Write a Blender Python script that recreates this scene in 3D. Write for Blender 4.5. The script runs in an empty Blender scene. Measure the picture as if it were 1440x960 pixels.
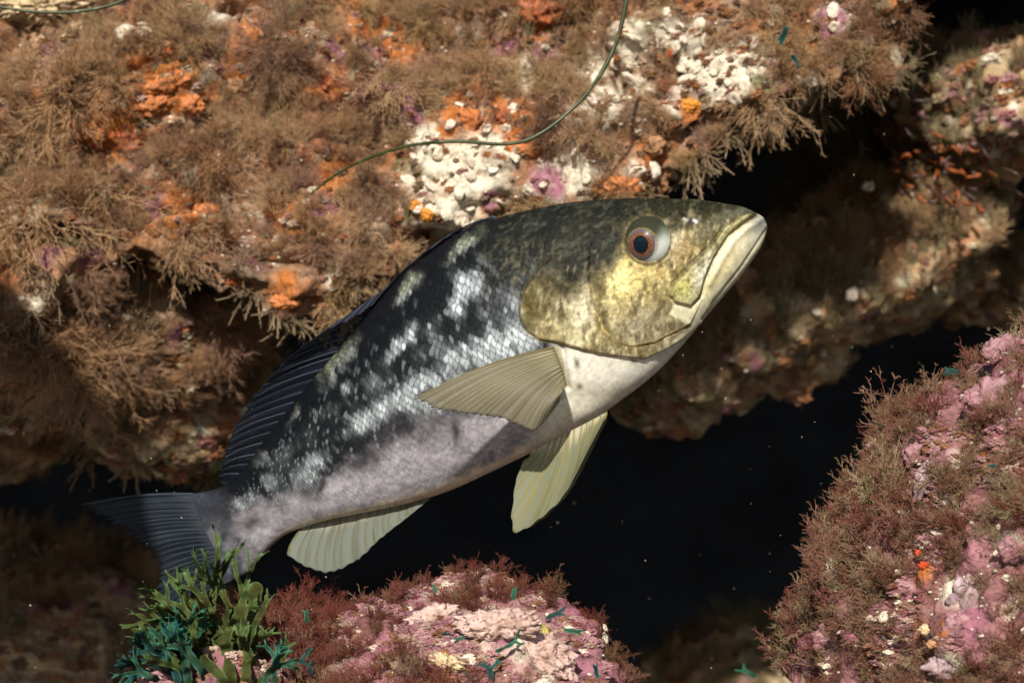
import bpy, bmesh, math, random
import numpy as np
from mathutils import Vector, Matrix, Quaternion, Euler

# ------------------------------------------------------------------ camera, world, sun, exposure
scene = bpy.context.scene
COL = scene.collection
VIEW_W = 0.62                      # metres across the frame at one metre
cam_d = bpy.data.cameras.new('camera')
cam_d.sensor_width = 36.0
cam_d.lens = 36.0 / VIEW_W
cam_d.clip_start = 0.02
cam_d.clip_end = 400.0
cam_d.dof.use_dof = True
cam_d.dof.focus_distance = 0.955
cam_d.dof.aperture_fstop = 9.0
cam = bpy.data.objects.new('camera', cam_d)
cam.rotation_euler = (math.radians(90), 0, 0)
COL.objects.link(cam)
scene.camera = cam

SUN_EL, SUN_AZ = 32.0, -8.0        # height above the horizon; bearing from straight behind the camera
world = bpy.data.worlds.new('World')
scene.world = world
world.use_nodes = True
wn = world.node_tree
for n in list(wn.nodes):
    wn.nodes.remove(n)
w_out = wn.nodes.new('ShaderNodeOutputWorld')
w_bg = wn.nodes.new('ShaderNodeBackground')
w_sky = wn.nodes.new('ShaderNodeTexSky')
w_sky.sky_type = 'NISHITA'
w_sky.sun_disc = False
w_sky.sun_elevation = math.radians(SUN_EL)
w_sky.sun_rotation = math.radians(180.0 - SUN_AZ)
w_bg.inputs['Strength'].default_value = 0.060
wn.links.new(w_sky.outputs[0], w_bg.inputs[0])
wn.links.new(w_bg.outputs[0], w_out.inputs[0])

sun_d = bpy.data.lights.new('sun', 'SUN')
sun_d.energy = 5.0
sun_d.angle = math.radians(1.2)
sun_d.color = (1.0, 0.93, 0.82)
sun = bpy.data.objects.new('sun', sun_d)
_e, _a = math.radians(SUN_EL), math.radians(SUN_AZ)
to_sun = Vector((math.sin(_a) * math.cos(_e), -math.cos(_a) * math.cos(_e), math.sin(_e)))
sun.rotation_euler = to_sun.to_track_quat('Z', 'Y').to_euler()
sun.location = to_sun * 5
COL.objects.link(sun)

scene.view_settings.view_transform = 'Standard'
scene.view_settings.look = 'None'
scene.view_settings.exposure = 0.5
scene.view_settings.gamma = 1.0
scene.view_settings.use_curve_mapping = False
scene.render.engine = 'CYCLES'
scene.cycles.max_bounces = 6
scene.cycles.transparent_max_bounces = 12
scene.cycles.use_denoising = True

# ------------------------------------------------------------------ helpers
K = 1440.0 / VIEW_W
def P(px, py, y):
    """point at depth y that the camera sees at (px, py) of the 1440 x 960 frame"""
    px, py, y = np.broadcast_arrays(np.asarray(px, float), np.asarray(py, float), np.asarray(y, float))
    return np.stack([(px - 720) / K * y, y, -(py - 480) / K * y], -1)
def proj(p):
    return 720 + p[..., 0] / p[..., 1] * K, 480 - p[..., 2] / p[..., 1] * K

def _hash(x, y, z, seed):
    h = (x.astype(np.uint32) * np.uint32(374761393) + y.astype(np.uint32) * np.uint32(668265263)
         + z.astype(np.uint32) * np.uint32(2246822519) + np.uint32((seed * 3266489917) & 0xffffffff))
    h = (h ^ (h >> np.uint32(13))) * np.uint32(1274126177)
    h = (h ^ (h >> np.uint32(16))) * np.uint32(2654435761)
    return (h ^ (h >> np.uint32(15))).astype(np.float64) / 4294967295.0
def vnoise(p, seed=0):
    """smooth value noise, -1..1"""
    f = np.floor(p); i = f.astype(np.int64); t = p - f
    t = t * t * t * (t * (t * 6 - 15) + 10)
    r = 0
    for dx in (0, 1):
        for dy in (0, 1):
            for dz in (0, 1):
                w = (t[:, 0] if dx else 1 - t[:, 0]) * (t[:, 1] if dy else 1 - t[:, 1]) * (t[:, 2] if dz else 1 - t[:, 2])
                r = r + w * _hash(i[:, 0] + dx, i[:, 1] + dy, i[:, 2] + dz, seed)
    return r * 2 - 1
def fbm(p, octv=4, seed=0, gain=0.5):
    r, a, s = 0, 1.0, 0
    for o in range(octv):
        r = r + a * vnoise(p * (2.03 ** o) + 17.3 * o, seed + o)
        s += a; a *= gain
    return r / s
def worley(p, seed=0):
    """distance to the nearest feature point"""
    i = np.floor(p).astype(np.int64); best = np.full(len(p), 9.0)
    for dx in (-1, 0, 1):
        for dy in (-1, 0, 1):
            for dz in (-1, 0, 1):
                a, b, c = i[:, 0] + dx, i[:, 1] + dy, i[:, 2] + dz
                q = np.stack([a + _hash(a, b, c, seed), b + _hash(a, b, c, seed + 1), c + _hash(a, b, c, seed + 2)], -1)
                best = np.minimum(best, ((q - p) ** 2).sum(1))
    return np.sqrt(best)
def sstep(a, b, x):
    t = np.clip((x - a) / (b - a), 0, 1)
    return t * t * (3 - 2 * t)

def mesh_np(name, v, f, smooth=True, cols=None, floats=None):
    v = np.ascontiguousarray(v, np.float32); f = np.ascontiguousarray(f, np.int32)
    m = bpy.data.meshes.new(name)
    k = f.shape[1]
    m.vertices.add(len(v)); m.vertices.foreach_set('co', v.ravel())
    m.loops.add(f.size); m.loops.foreach_set('vertex_index', f.ravel())
    m.polygons.add(len(f))
    m.polygons.foreach_set('loop_start', np.arange(0, f.size, k, dtype=np.int32))
    m.polygons.foreach_set('use_smooth', np.full(len(f), smooth))
    m.update(calc_edges=True)
    for n, c in (cols or {}).items():
        a = m.color_attributes.new(n, 'FLOAT_COLOR', 'POINT')
        a.data.foreach_set('color', np.concatenate([np.clip(c, 0, 1), np.ones((len(c), 1))], 1).astype(np.float32).ravel())
    for n, c in (floats or {}).items():
        a = m.attributes.new(n, 'FLOAT', 'POINT')
        a.data.foreach_set('value', np.asarray(c, np.float32))
    return m

def obj(name, mesh, mats=None, parent=None, label=None, cat=None, group=None, kind=None, loc=None):
    o = bpy.data.objects.new(name, mesh)
    if mesh is not None and mats is not None and not mesh.materials:
        for m in (mats if isinstance(mats, (list, tuple)) else [mats]):
            mesh.materials.append(m)
    COL.objects.link(o)
    if loc is not None:
        o.location = loc
    if parent is not None:
        o.parent = parent
        o.matrix_parent_inverse = Matrix.Translation(-parent.location)
    for k, x in (('label', label), ('category', cat), ('group', group), ('kind', kind)):
        if x:
            o[k] = x
    return o
def centred(v):
    """shift world-space vertices so the object's origin sits at their base"""
    lo, hi = v.min(0), v.max(0)
    c = np.array([(lo[0] + hi[0]) / 2, (lo[1] + hi[1]) / 2, lo[2]])
    return v - c, Vector(c)

def grid_faces(nu, nv, closed=False):
    i, j = np.meshgrid(np.arange(nu - (0 if closed else 1)), np.arange(nv - 1), indexing='ij')
    a = i * nv + j; b = ((i + 1) % nu) * nv + j
    return np.stack([a, b, b + 1, a + 1], -1).reshape(-1, 4)

def tubes(paths, radii, sides=3):
    """paths (n, k, 3), radii (n, k): every path becomes a closed-tip tube; returns verts, quads"""
    n, k, _ = paths.shape
    t = np.gradient(paths, axis=1); t /= np.linalg.norm(t, axis=2, keepdims=True) + 1e-12
    ref = np.where(np.abs(t[:, :1, 2:3]) > 0.8, [[[1.0, 0, 0]]], [[[0, 0, 1.0]]])
    a = np.cross(t, np.broadcast_to(ref, t.shape)); a /= np.linalg.norm(a, axis=2, keepdims=True) + 1e-12
    b = np.cross(t, a)
    ang = np.arange(sides) * 2 * math.pi / sides
    ring = (a[:, :, None] * np.cos(ang)[None, None, :, None] + b[:, :, None] * np.sin(ang)[None, None, :, None])
    v = paths[:, :, None] + ring * radii[:, :, None, None]
    idx = np.arange(n * k * sides).reshape(n, k, sides)
    p, q = idx[:, :-1], idx[:, 1:]
    f = np.stack([p, np.roll(p, -1, 2), np.roll(q, -1, 2), q], -1).reshape(-1, 4)
    return v.reshape(-1, 3), f
def join(parts):
    vs, fs, o = [], [], 0
    for v, f in parts:
        vs.append(v); fs.append(f + o); o += len(v)
    return np.concatenate(vs), np.concatenate(fs)

_ico = {}
def ico(level):
    if level not in _ico:
        bm = bmesh.new(); bmesh.ops.create_icosphere(bm, subdivisions=level, radius=1.0)
        v = np.array([x.co[:] for x in bm.verts]); f = np.array([[x.index for x in q.verts] for q in bm.faces])
        bm.free(); _ico[level] = (v, f)
    return _ico[level]
def vnormals(v, f):
    n = np.zeros_like(v)
    fn = np.cross(v[f[:, 1]] - v[f[:, 0]], v[f[:, -1]] - v[f[:, 0]])
    for c in range(f.shape[1]):
        for ax in range(3):
            n[:, ax] += np.bincount(f[:, c], fn[:, ax], len(v))
    return n / (np.linalg.norm(n, axis=1, keepdims=True) + 1e-12)

# ------------------------------------------------------------------ materials
class Mat:
    def __init__(s, name):
        s.m = bpy.data.materials.new(name); s.m.use_nodes = True
        s.t = s.m.node_tree
        s.b = s.t.nodes['Principled BSDF']; s.out = s.t.nodes['Material Output']
    def n(s, kind, **kw):
        x = s.t.nodes.new('ShaderNode' + kind)
        for k, v in kw.items():
            if k.startswith('_'):
                setattr(x, k[1:], v)
            else:
                s.put(x.inputs[int(k[1:]) if k[0] == 'i' and k[1:].isdigit() else k.replace('__', ' ')], v)
        return x
    def put(s, sock, v):
        if isinstance(v, bpy.types.NodeSocket): s.t.links.new(v, sock)
        elif isinstance(v, bpy.types.Node): s.t.links.new(v.outputs[0], sock)
        else:
            sock.default_value = (*v, 1.0) if isinstance(v, (tuple, list)) and len(v) == 3 and sock.type == 'RGBA' else v
    def ramp(s, fac, stops, interp='LINEAR'):
        r = s.n('ValToRGB', Fac=fac); cr = r.color_ramp; cr.interpolation = interp
        while len(cr.elements) < len(stops): cr.elements.new(0.5)
        for e, (p, c) in zip(cr.elements, stops):
            e.position = p; e.color = (*c, 1.0) if len(c) == 3 else c
        return r.outputs[0]
    def mix(s, fac, a, b, mode='MIX'):
        x = s.n('MixRGB', _blend_type=mode); s.put(x.inputs[0], fac); s.put(x.inputs[1], a); s.put(x.inputs[2], b)
        return x.outputs[0]
    def math(s, op, a, b=0.0):
        x = s.n('Math', _operation=op); s.put(x.inputs[0], a); s.put(x.inputs[1], b)
        return x.outputs[0]
    def noise(s, scale, detail=4.0, rough=0.55, vec=None, dist=0.0):
        x = s.n('TexNoise', Scale=scale, Detail=detail, Roughness=rough, Distortion=dist)
        if vec is not None: s.put(x.inputs['Vector'], vec)
        return x
    def coord(s):
        return s.n('TexCoord').outputs['Object']
    def attr(s, name, out='Fac'):
        return s.n('Attribute', _attribute_name=name).outputs[out]
    def bump(s, h, strength=0.5, dist=0.002):
        x = s.n('Bump', Strength=strength, Distance=dist, Height=h)
        s.t.links.new(x.outputs[0], s.b.inputs['Normal'])
    def set(s, **kw):
        for k, v in kw.items(): s.put(s.b.inputs[k.replace('__', ' ')], v)
        return s

def grey(v): return (v, v, v)
def rock_mat(name, ramp_a, ramp_b, patches, sc=1.0, zones=True):
    """encrusted reef rock: two noise ramps and cell patches of other growth; zone masks hold where pale, pink and orange crust grows"""
    M = Mat(name); co = M.n('NewGeometry').outputs['Position']
    warp = M.noise(14 * sc, 3, 0.6, co)
    wv = M.n('VectorMath', _operation='MULTIPLY_ADD'); M.put(wv.inputs[0], warp.outputs['Color']); wv.inputs[1].default_value = (0.05, 0.05, 0.05); M.put(wv.inputs[2], co)
    big = M.noise(9 * sc, 5, 0.6, wv.outputs[0])
    fine = M.noise(70 * sc, 6, 0.7, wv.outputs[0])
    c1 = M.ramp(big.outputs[0], ramp_a); c2 = M.ramp(fine.outputs[0], ramp_b)
    mixer = M.noise(26 * sc, 4, 0.6, co)
    c = M.mix(M.ramp(mixer.outputs[0], [(0.38, grey(0)), (0.62, grey(1))]), c1, c2)
    for i, (col, scale, lo, hi) in enumerate(patches):
        vo = M.n('TexVoronoi', _feature='F1', Scale=scale * sc); M.put(vo.inputs['Vector'], wv.outputs[0])
        sep = M.n('SeparateColor', Color=vo.outputs['Color'])
        cellsel = M.ramp(sep.outputs[i % 3], [(lo, grey(0)), (hi, grey(1))])
        edge = M.ramp(vo.outputs['Distance'], [(0.25, grey(1)), (0.55, grey(0))])
        f = M.math('MULTIPLY', cellsel, edge)
        tone = M.mix(fine.outputs[0], col, [min(1, x * 0.45) for x in col])
        c = M.mix(f, c, tone)
    if zones:
        brk = M.ramp(M.noise(95 * sc, 4, 0.7, wv.outputs[0]).outputs[0], [(0.30, grey(0.30)), (0.48, grey(1))])
        for an, col in (('zone_white', (0.84, 0.76, 0.60)), ('zone_pink', (0.36, 0.14, 0.19)), ('zone_orange', (0.52, 0.17, 0.035))):
            f = M.math('MULTIPLY', M.attr(an), brk)
            c = M.mix(f, c, M.mix(fine.outputs[0], col, [x * 0.55 for x in col]))
    pit = M.ramp(M.noise(180 * sc, 4, 0.7, co).outputs[0], [(0.3, grey(0.3)), (0.5, grey(1))])
    c = M.mix(0.8, c, pit, 'MULTIPLY')
    M.set(Base__Color=c, Roughness=M.ramp(fine.outputs[0], [(0.35, grey(0.4)), (0.65, grey(0.8))]))
    M.b.inputs['Specular IOR Level'].default_value = 0.35
    h = M.math('ADD', M.noise(120 * sc, 5, 0.7, wv.outputs[0]).outputs[0], M.math('MULTIPLY', M.noise(420 * sc, 3, 0.6, co).outputs[0], 0.5))
    M.bump(h, 0.9, 0.003)
    return M.m

BROWN_A = [(0.25, (0.03, 0.02, 0.014)), (0.40, (0.12, 0.065, 0.035)), (0.50, (0.30, 0.15, 0.07)), (0.58, (0.36, 0.12, 0.035)), (0.68, (0.20, 0.12, 0.06)), (0.8, (0.36, 0.24, 0.14))]
BROWN_B = [(0.3, (0.03, 0.022, 0.018)), (0.45, (0.15, 0.095, 0.06)), (0.6, (0.33, 0.23, 0.15)), (0.75, (0.50, 0.40, 0.28))]
PINK_A = [(0.25, (0.04, 0.018, 0.016)), (0.40, (0.15, 0.055, 0.05)), (0.5, (0.24, 0.095, 0.11)), (0.6, (0.12, 0.065, 0.04)), (0.75, (0.30, 0.16, 0.17))]
PINK_B = [(0.3, (0.04, 0.020, 0.018)), (0.45, (0.18, 0.075, 0.06)), (0.58, (0.34, 0.17, 0.17)), (0.72, (0.58, 0.42, 0.34))]
m_over = rock_mat('overhang_crust', BROWN_A, BROWN_B,
                  [((0.42, 0.15, 0.05), 17, 0.68, 0.78), ((0.62, 0.55, 0.43), 42, 0.80, 0.86), ((0.26, 0.10, 0.12), 33, 0.82, 0.88), ((0.20, 0.18, 0.08), 24, 0.84, 0.9)])
m_pink = rock_mat('coralline_crust', PINK_A, PINK_B,
                  [((0.44, 0.19, 0.22), 30, 0.62, 0.74), ((0.72, 0.62, 0.48), 48, 0.78, 0.86), ((0.34, 0.15, 0.20), 26, 0.76, 0.84), ((0.48, 0.16, 0.04), 36, 0.84, 0.9)])
FAR_A = [(0.25, (0.07, 0.055, 0.03)), (0.40, (0.22, 0.17, 0.085)), (0.50, (0.40, 0.28, 0.15)), (0.58, (0.42, 0.20, 0.09)), (0.68, (0.30, 0.25, 0.12)), (0.8, (0.48, 0.36, 0.24))]
FAR_B = [(0.3, (0.06, 0.045, 0.03)), (0.45, (0.26, 0.19, 0.11)), (0.6, (0.46, 0.36, 0.22)), (0.75, (0.62, 0.52, 0.38))]
m_far = rock_mat('shaded_reef_crust', FAR_A, FAR_B,
                 [((0.36, 0.14, 0.06), 20, 0.66, 0.78), ((0.55, 0.50, 0.36), 46, 0.82, 0.88), ((0.28, 0.10, 0.14), 22, 0.78, 0.84), ((0.22, 0.20, 0.09), 18, 0.74, 0.84)])
def plain_rock(name, col):
    M = Mat(name); co = M.n('NewGeometry').outputs['Position']
    nz = M.noise(6, 6, 0.65, co)
    M.set(Base__Color=M.ramp(nz.outputs[0], [(0.3, [x * 0.4 for x in col]), (0.7, col)]), Roughness=0.9)
    M.bump(nz.outputs[0], 0.6, 0.05)
    return M.m
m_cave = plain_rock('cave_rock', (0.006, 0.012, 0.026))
m_seabed = plain_rock('seabed_sand', (0.12, 0.11, 0.085))

# ------------------------------------------------------------------ the setting: seabed, cave behind, reef rocks
def sheet(name, nx, ny, fn, mat, **kw):
    u, v = np.meshgrid(np.linspace(0, 1, nx), np.linspace(0, 1, ny), indexing='ij')
    p = fn(u.ravel(), v.ravel())
    return obj(name, mesh_np(name, p, grid_faces(nx, ny)), mat, **kw)
def _seabed(u, v):
    g = lambda t: np.sign(t - .5) * (np.abs(t - .5) * 2) ** 4 * 150
    x, y = g(u), g(v)
    q = np.stack([x, y, 0 * x], -1)
    return np.stack([x, y, -1.5 + 0.12 * fbm(q * 1.3, 4, 3)], -1)
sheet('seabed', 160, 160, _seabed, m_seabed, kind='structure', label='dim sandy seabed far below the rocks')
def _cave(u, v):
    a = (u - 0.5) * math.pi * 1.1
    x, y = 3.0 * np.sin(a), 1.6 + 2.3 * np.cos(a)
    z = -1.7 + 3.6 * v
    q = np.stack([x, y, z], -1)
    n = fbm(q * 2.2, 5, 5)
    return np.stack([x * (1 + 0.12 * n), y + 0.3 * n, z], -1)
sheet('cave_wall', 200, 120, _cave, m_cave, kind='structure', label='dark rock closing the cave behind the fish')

# patches of crust on the overhang, given where the photograph shows them: x, y, radius
WHITE = [(640, 225, 85), (665, 255, 70), (690, 190, 45), (622, 300, 38), (735, 100, 30), (800, 232, 52), (845, 150, 40), (885, 60, 42), (950, 60, 50), (1010, 105, 48),
         (1050, 75, 34), (960, 130, 38), (900, 120, 30), (900, 240, 26), (1135, 120, 22), (600, 190, 32), (770, 262, 40), (830, 90, 30), (175, 48, 14), (205, 45, 12), (1170, 25, 26), (50, 430, 20)]
PINKZ = [(770, 255, 34), (710, 70, 26), (1165, 30, 34), (830, 185, 22), (560, 150, 40), (690, 280, 20)]
ORANGEZ = [(230, 125, 85), (150, 195, 66), (350, 60, 40), (520, 30, 40), (60, 150, 30), (300, 130, 34), (330, 100, 30), (760, 20, 40), (720, 165, 40), (260, 300, 40), (400, 300, 46), (590, 300, 14),
           (970, 150, 26), (915, 220, 34), (440, 130, 22), (640, 160, 46), (470, 250, 40), (900, 275, 40), (400, 400, 30), (110, 180, 20), (570, 60, 50), (1130, 60, 30)]
def zone(px, py, spots, v, seed):
    r = np.zeros(len(px)); wob = fbm(v * 60, 3, seed) * 0.55
    for x, y, s in spots:
        d = np.hypot(px - x, py - y) / s
        r = np.maximum(r, 1 - sstep(0.45, 1.0, d + wob))
    return r

ROCKS = {}
def keep(name, v, n):
    ROCKS[name] = (v, n)

def build_overhang():
    # lower lip of the overhang across the frame, (px, py) as seen at 1.22 m
    lip = np.array([(-900, 520), (-400, 470), (0, 400), (120, 395), (220, 420), (330, 445), (430, 450), (520, 430), (620, 380), (720, 335), (850, 305), (930, 285),
                    (985, 235), (1060, 190), (1120, 160), (1190, 130), (1250, 75), (1275, 20), (1310, -80), (1370, -260), (1700, -420), (2400, -480)], float)
    LY = 1.2
    lx, lz = (lip[:, 0] - 720) / K * LY, -(lip[:, 1] - 480) / K * LY
    xs = np.concatenate([np.linspace(-4.5, -1.5, 10, endpoint=False), np.linspace(-1.5, -0.47, 40, endpoint=False), np.linspace(-0.47, 0.40, 600, endpoint=False), np.linspace(0.40, 1.6, 60), np.linspace(1.9, 4.5, 9)])
    ze = np.interp(xs, lx, lz)
    k = np.exp(-np.linspace(-2, 2, 31) ** 2); k /= k.sum()
    ze = np.convolve(np.pad(ze, 15, 'edge'), k, 'valid')
    n_face, n_roof, R = 450, 90, 0.045
    X, Y, Z = [], [], []
    for s in np.linspace(0, 1, 24, endpoint=False):            # back of the crest down to the top of the face
        X.append(xs); Y.append(np.full_like(xs, 8.0 - 6.6 * s)); Z.append(np.full_like(xs, 1.5) - 0.95 * s ** 3)
    for s in np.linspace(0, 1, n_face, endpoint=False):         # the face, leaning forward to the lip
        X.append(xs); Y.append(np.full_like(xs, 1.40 - 0.20 * s ** 0.8)); Z.append(0.55 + (ze + R - 0.55) * s)
    for s in np.linspace(0, 1, n_roof):                         # the rounded lip, then the roof of the cave running back
        a = min(1, s / 0.4) * math.pi / 2; back = max(0, s - 0.4) / 0.6
        X.append(xs); Y.append(np.full_like(xs, 1.20 + R * (1 - math.cos(a)) + 2.3 * back ** 1.5)); Z.append(ze + R - R * math.sin(a) + 0.5 * back)
    v = np.stack([np.array(X), np.array(Y), np.array(Z)], -1)
    nr, nc = v.shape[:2]; v = v.reshape(-1, 3)
    f = grid_faces(nr, nc)
    n = vnormals(v, f)
    if n[(nr // 2) * nc + nc // 2, 1] > 0: f = f[:, ::-1]; n = -n
    near = 1 - sstep(1.6, 2.4, v[:, 1])
    q = v * np.array([0.62, 1, 1.2]) + 0.02 * np.stack([fbm(v * 14, 2, s_) for s_ in (6, 7, 8)], -1)
    d = 0.045 * fbm(q * 7, 3, 11) + near * (0.052 * (0.5 - worley(q * 12, 31)) + 0.030 * (0.5 - worley(q * 29, 33)) + 0.011 * (0.5 - worley(v * 74, 41)) + 0.007 * fbm(v * 90, 4, 51, 0.6))
    px, py = proj(v)
    wx, wy = px + 34 * fbm(v * 24, 3, 91), py + 26 * fbm(v * 24, 3, 92)
    # shadowed clefts running along the face
    for pts, dep, wid in (([(-300, 330), (60, 340), (180, 362), (330, 352), (450, 372)], 0.040, 14), ([(330, 20), (430, 25), (480, 38)], 0.04, 12),
                          ([(300, 150), (380, 165), (440, 160), (520, 165), (560, 175)], 0.026, 9), ([(60, 240), (110, 262), (200, 285), (290, 270)], 0.03, 10), ([(860, 60), (940, 175), (1000, 190)], 0.016, 8),
                          ([(160, 120), (210, 118), (250, 110), (290, 96)], 0.022, 7)):
        dd = poly_dist(wx, wy, pts)
        d = d - dep * np.exp(-(dd / wid) ** 2) * near
    v = v + n * d[:, None]
    n = vnormals(v, f)
    px, py = proj(v)
    fl = {'zone_white': zone(px, py, WHITE, v, 61), 'zone_pink': zone(px, py, PINKZ, v, 62), 'zone_orange': zone(px, py, ORANGEZ, v, 63)}
    keep('overhang', v, n)
    c, loc = centred(v)
    obj('rock_overhang', mesh_np('rock_overhang', c, f, floats=fl), m_over, loc=loc, cat='rock',
        label='large brown overhanging rock crusted with tan tufts above and behind the fish')

def seg_dist(px, py, a, b):
    ax, ay = a; bx, by = b
    dx, dy = bx - ax, by - ay
    t = np.clip(((px - ax) * dx + (py - ay) * dy) / (dx * dx + dy * dy + 1e-9), 0, 1)
    return np.hypot(px - ax - t * dx, py - ay - t * dy)
def poly_dist(px, py, pts):
    r = np.full(np.shape(px), 1e9)
    for a, b in zip(pts[:-1], pts[1:]):
        r = np.minimum(r, seg_dist(px, py, a, b))
    return r
def in_poly(px, py, pts):
    r = np.zeros(np.shape(px), bool)
    for (ax, ay), (bx, by) in zip(pts, pts[1:] + pts[:1]):
        c = ((ay > py) != (by > py)) & (px < (bx - ax) * (py - ay) / (by - ay + 1e-12) + ax)
        r ^= c
    return r

def blob(name, key, cpx, cpy, y, rx, ry, rz, level, mat, label, seed, big=0.22, mid=0.10, knob=0.010, knob_s=55, fine=0.004, zones=None, sq=1.0, tilt=0.0, shear=(0, 0)):
    """a reef rock: centre seen at (cpx, cpy), half sizes rx and rz in pixels there, ry in metres"""
    d, f = ico(level)
    rx, rz = rx / K * y, rz / K * y
    e = np.sign(d) * np.abs(d) ** sq
    v = e * np.array([rx, ry, rz])
    if tilt:
        c, s = math.cos(tilt), math.sin(tilt)
        v = np.stack([v[:, 0] * c - v[:, 2] * s, v[:, 1], v[:, 0] * s + v[:, 2] * c], -1)
    v[:, 0] += shear[0] * v[:, 1]; v[:, 2] += shear[1] * v[:, 1]
    v = v + P(cpx, cpy, y)
    n = vnormals(v, f); r = min(rx, rz)
    g = 1.0 / r
    v0 = v; v = v + 0.012 * np.stack([fbm(v * 18, 2, seed + s_) for s_ in (41, 42, 43)], -1)
    disp = r * big * fbm(v * g * 1.1, 3, seed) + r * mid * fbm(v * g * 3.1, 4, seed + 7)
    disp = disp + 2.0 * knob * (0.5 - worley(v * knob_s * 0.42, seed + 9)) + knob * (0.55 - worley(v * knob_s, seed + 11)) + fine * (0.5 - worley(v * knob_s * 2.8, seed + 17)) + fine * 0.8 * fbm(v * knob_s * 4, 3, seed + 23)
    v = v0 + n * disp[:, None]
    n = vnormals(v, f)
    px, py = proj(v)
    fl = {}
    for an in ('zone_white', 'zone_pink', 'zone_orange'):
        fl[an] = zone(px, py, (zones or {}).get(an, [(-9999, 0, 1)]), v, seed + 31)
    keep(key, v, n)
    c, loc = centred(v)
    return obj(name, mesh_np(name, c, f, floats=fl), mat, loc=loc, label=label, cat='rock')

build_overhang()
blob('rock_ledge', 'ledge', 60, 470, 1.40, 300, 0.16, 130, 6, m_over, 'lower rock ledge in shade under the overhang, at the left edge', 101, zones={'zone_orange': [(20, 420, 40)], 'zone_white': [(180, 490, 12), (240, 545, 14)]})
blob('rock_lump', 'lump', 250, 575, 1.46, 120, 0.12, 95, 6, m_far, 'dim rock lump hanging just left of the dorsal fin', 131, zones={'zone_white': [(243, 545, 14)], 'zone_orange': [(235, 545, 10)]})
blob('hanging_rock', 'hang', -20, 600, 1.62, 120, 0.12, 75, 6, m_far, 'dark rock with pale stubs at the left edge above the tail', 151)
blob('shaded_boulder', 'leftlow', 40, 905, 1.75, 300, 0.25, 125, 6, m_far, 'dim brown boulder in the lower left corner behind the seaweed', 171, tilt=-0.15)
blob('rear_rock', 'rear', 1135, 425, 1.63, 300, 0.16, 88, 6, m_far, 'blurred shaded rock with orange and mauve crust behind the fish head', 201, tilt=0.52, big=0.5, mid=0.22,
     zones={'zone_pink': [(1000, 440, 26), (1030, 420, 20), (1010, 500, 30)], 'zone_orange': [(1040, 400, 30), (1090, 460, 18), (1245, 320, 18), (960, 520, 20)], 'zone_white': [(1230, 390, 18), (1220, 262, 6)]})
blob('back_rock', 'rear2', 1235, 265, 1.85, 95, 0.2, 150, 6, m_far, 'shaded rock hung with olive filaments right of the fish snout', 231, tilt=-0.35)
blob('distant_rock', 'rear3', 1420, 405, 1.95, 120, 0.2, 52, 6, m_far, 'dim far rock at the right edge above the pink rock slope', 251)
blob('upper_rock', 'upright', 1385, 160, 1.55, 118, 0.16, 92, 6, m_far, 'mottled green and mauve rock in the upper right corner', 271,
     zones={'zone_pink': [(1410, 165, 26), (1380, 150, 16)], 'zone_white': [(1425, 150, 14), (1395, 215, 14), (1335, 130, 10), (1340, 95, 14)]})
blob('sandy_rock', 'sandy', 1020, 995, 2.3, 170, 0.25, 110, 6, m_far, 'dim olive rock low in the gap between the two pink rocks', 291, tilt=0.35)
blob('pink_rock_slope', 'right', 1600, 1015, 0.98, 470, 0.19, 565, 7, m_pink, 'bright pink coralline rock slope filling the lower right corner', 311, big=0.10, mid=0.10, knob=0.012, knob_s=60,
     zones={'zone_white': [(1345, 835, 30), (1300, 745, 16), (1275, 720, 10), (1420, 770, 30), (1335, 940, 30), (1240, 860, 14), (1400, 480, 26)], 'zone_pink': [(1160, 900, 60), (1290, 660, 40), (1400, 560, 60), (1360, 880, 40)],
            'zone_orange': [(1300, 800, 22), (1390, 650, 20), (1300, 910, 16)]})
blob('pink_rock_mound', 'mound', 645, 1118, 0.97, 258, 0.14, 282, 7, m_pink, 'rounded pink and cream rock mound at the bottom centre below the fish', 341, big=0.12, mid=0.10, knob=0.010, knob_s=60,
     zones={'zone_white': [(690, 885, 42), (740, 895, 46), (780, 930, 40), (600, 860, 30), (650, 900, 20)], 'zone_pink': [(600, 870, 50), (790, 860, 40), (560, 920, 40), (700, 890, 30), (810, 940, 40)], 'zone_orange': [(625, 935, 28), (760, 910, 12)]})
blob('small_pink_rock', 'knob', 300, 1045, 0.93, 130, 0.10, 108, 6, m_pink, 'small pink rock at the foot of the forked seaweed', 361, zones={'zone_pink': [(270, 945, 60)], 'zone_white': [(230, 945, 20)]})
blob('dark_red_rock', 'dred', 440, 1010, 1.02, 120, 0.10, 118, 6, m_pink, 'dark reddish rock between the seaweed and the pink mound', 381)
# unseen boulder added out of frame beyond the upper left corner, to shade the tail
blob('tail_shading_boulder', 'jut', -1329, -715, 0.68, 1195, 0.13, 341, 5, m_over, 'unseen long boulder added beyond the upper left corner to shade the tail', 401, big=0.1, tilt=-0.63)

# ------------------------------------------------------------------ the fish
def catmull(pts, m):
    """dense Catmull-Rom curve through pts, m samples, parameter = index"""
    p = np.asarray(pts, float); n = len(p)
    t = np.linspace(0, n - 1, m); i = np.clip(t.astype(int), 0, n - 2); u = (t - i)[:, None]
    g = lambda k: p[np.clip(k, 0, n - 1)]
    a, b, c, d = g(i - 1), g(i), g(i + 1), g(i + 2)
    return 0.5 * (2 * b + (c - a) * u + (2 * a - 5 * b + 4 * c - d) * u ** 2 + (3 * b - a - 3 * c + d) * u ** 3)
def by_length(pts, m):
    p = catmull(pts, 400); s = np.concatenate([[0], np.cumsum(np.hypot(*np.diff(p, axis=0).T))])
    q = np.linspace(0, s[-1], m)
    return np.stack([np.interp(q, s, p[:, 0]), np.interp(q, s, p[:, 1])], -1)

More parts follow.
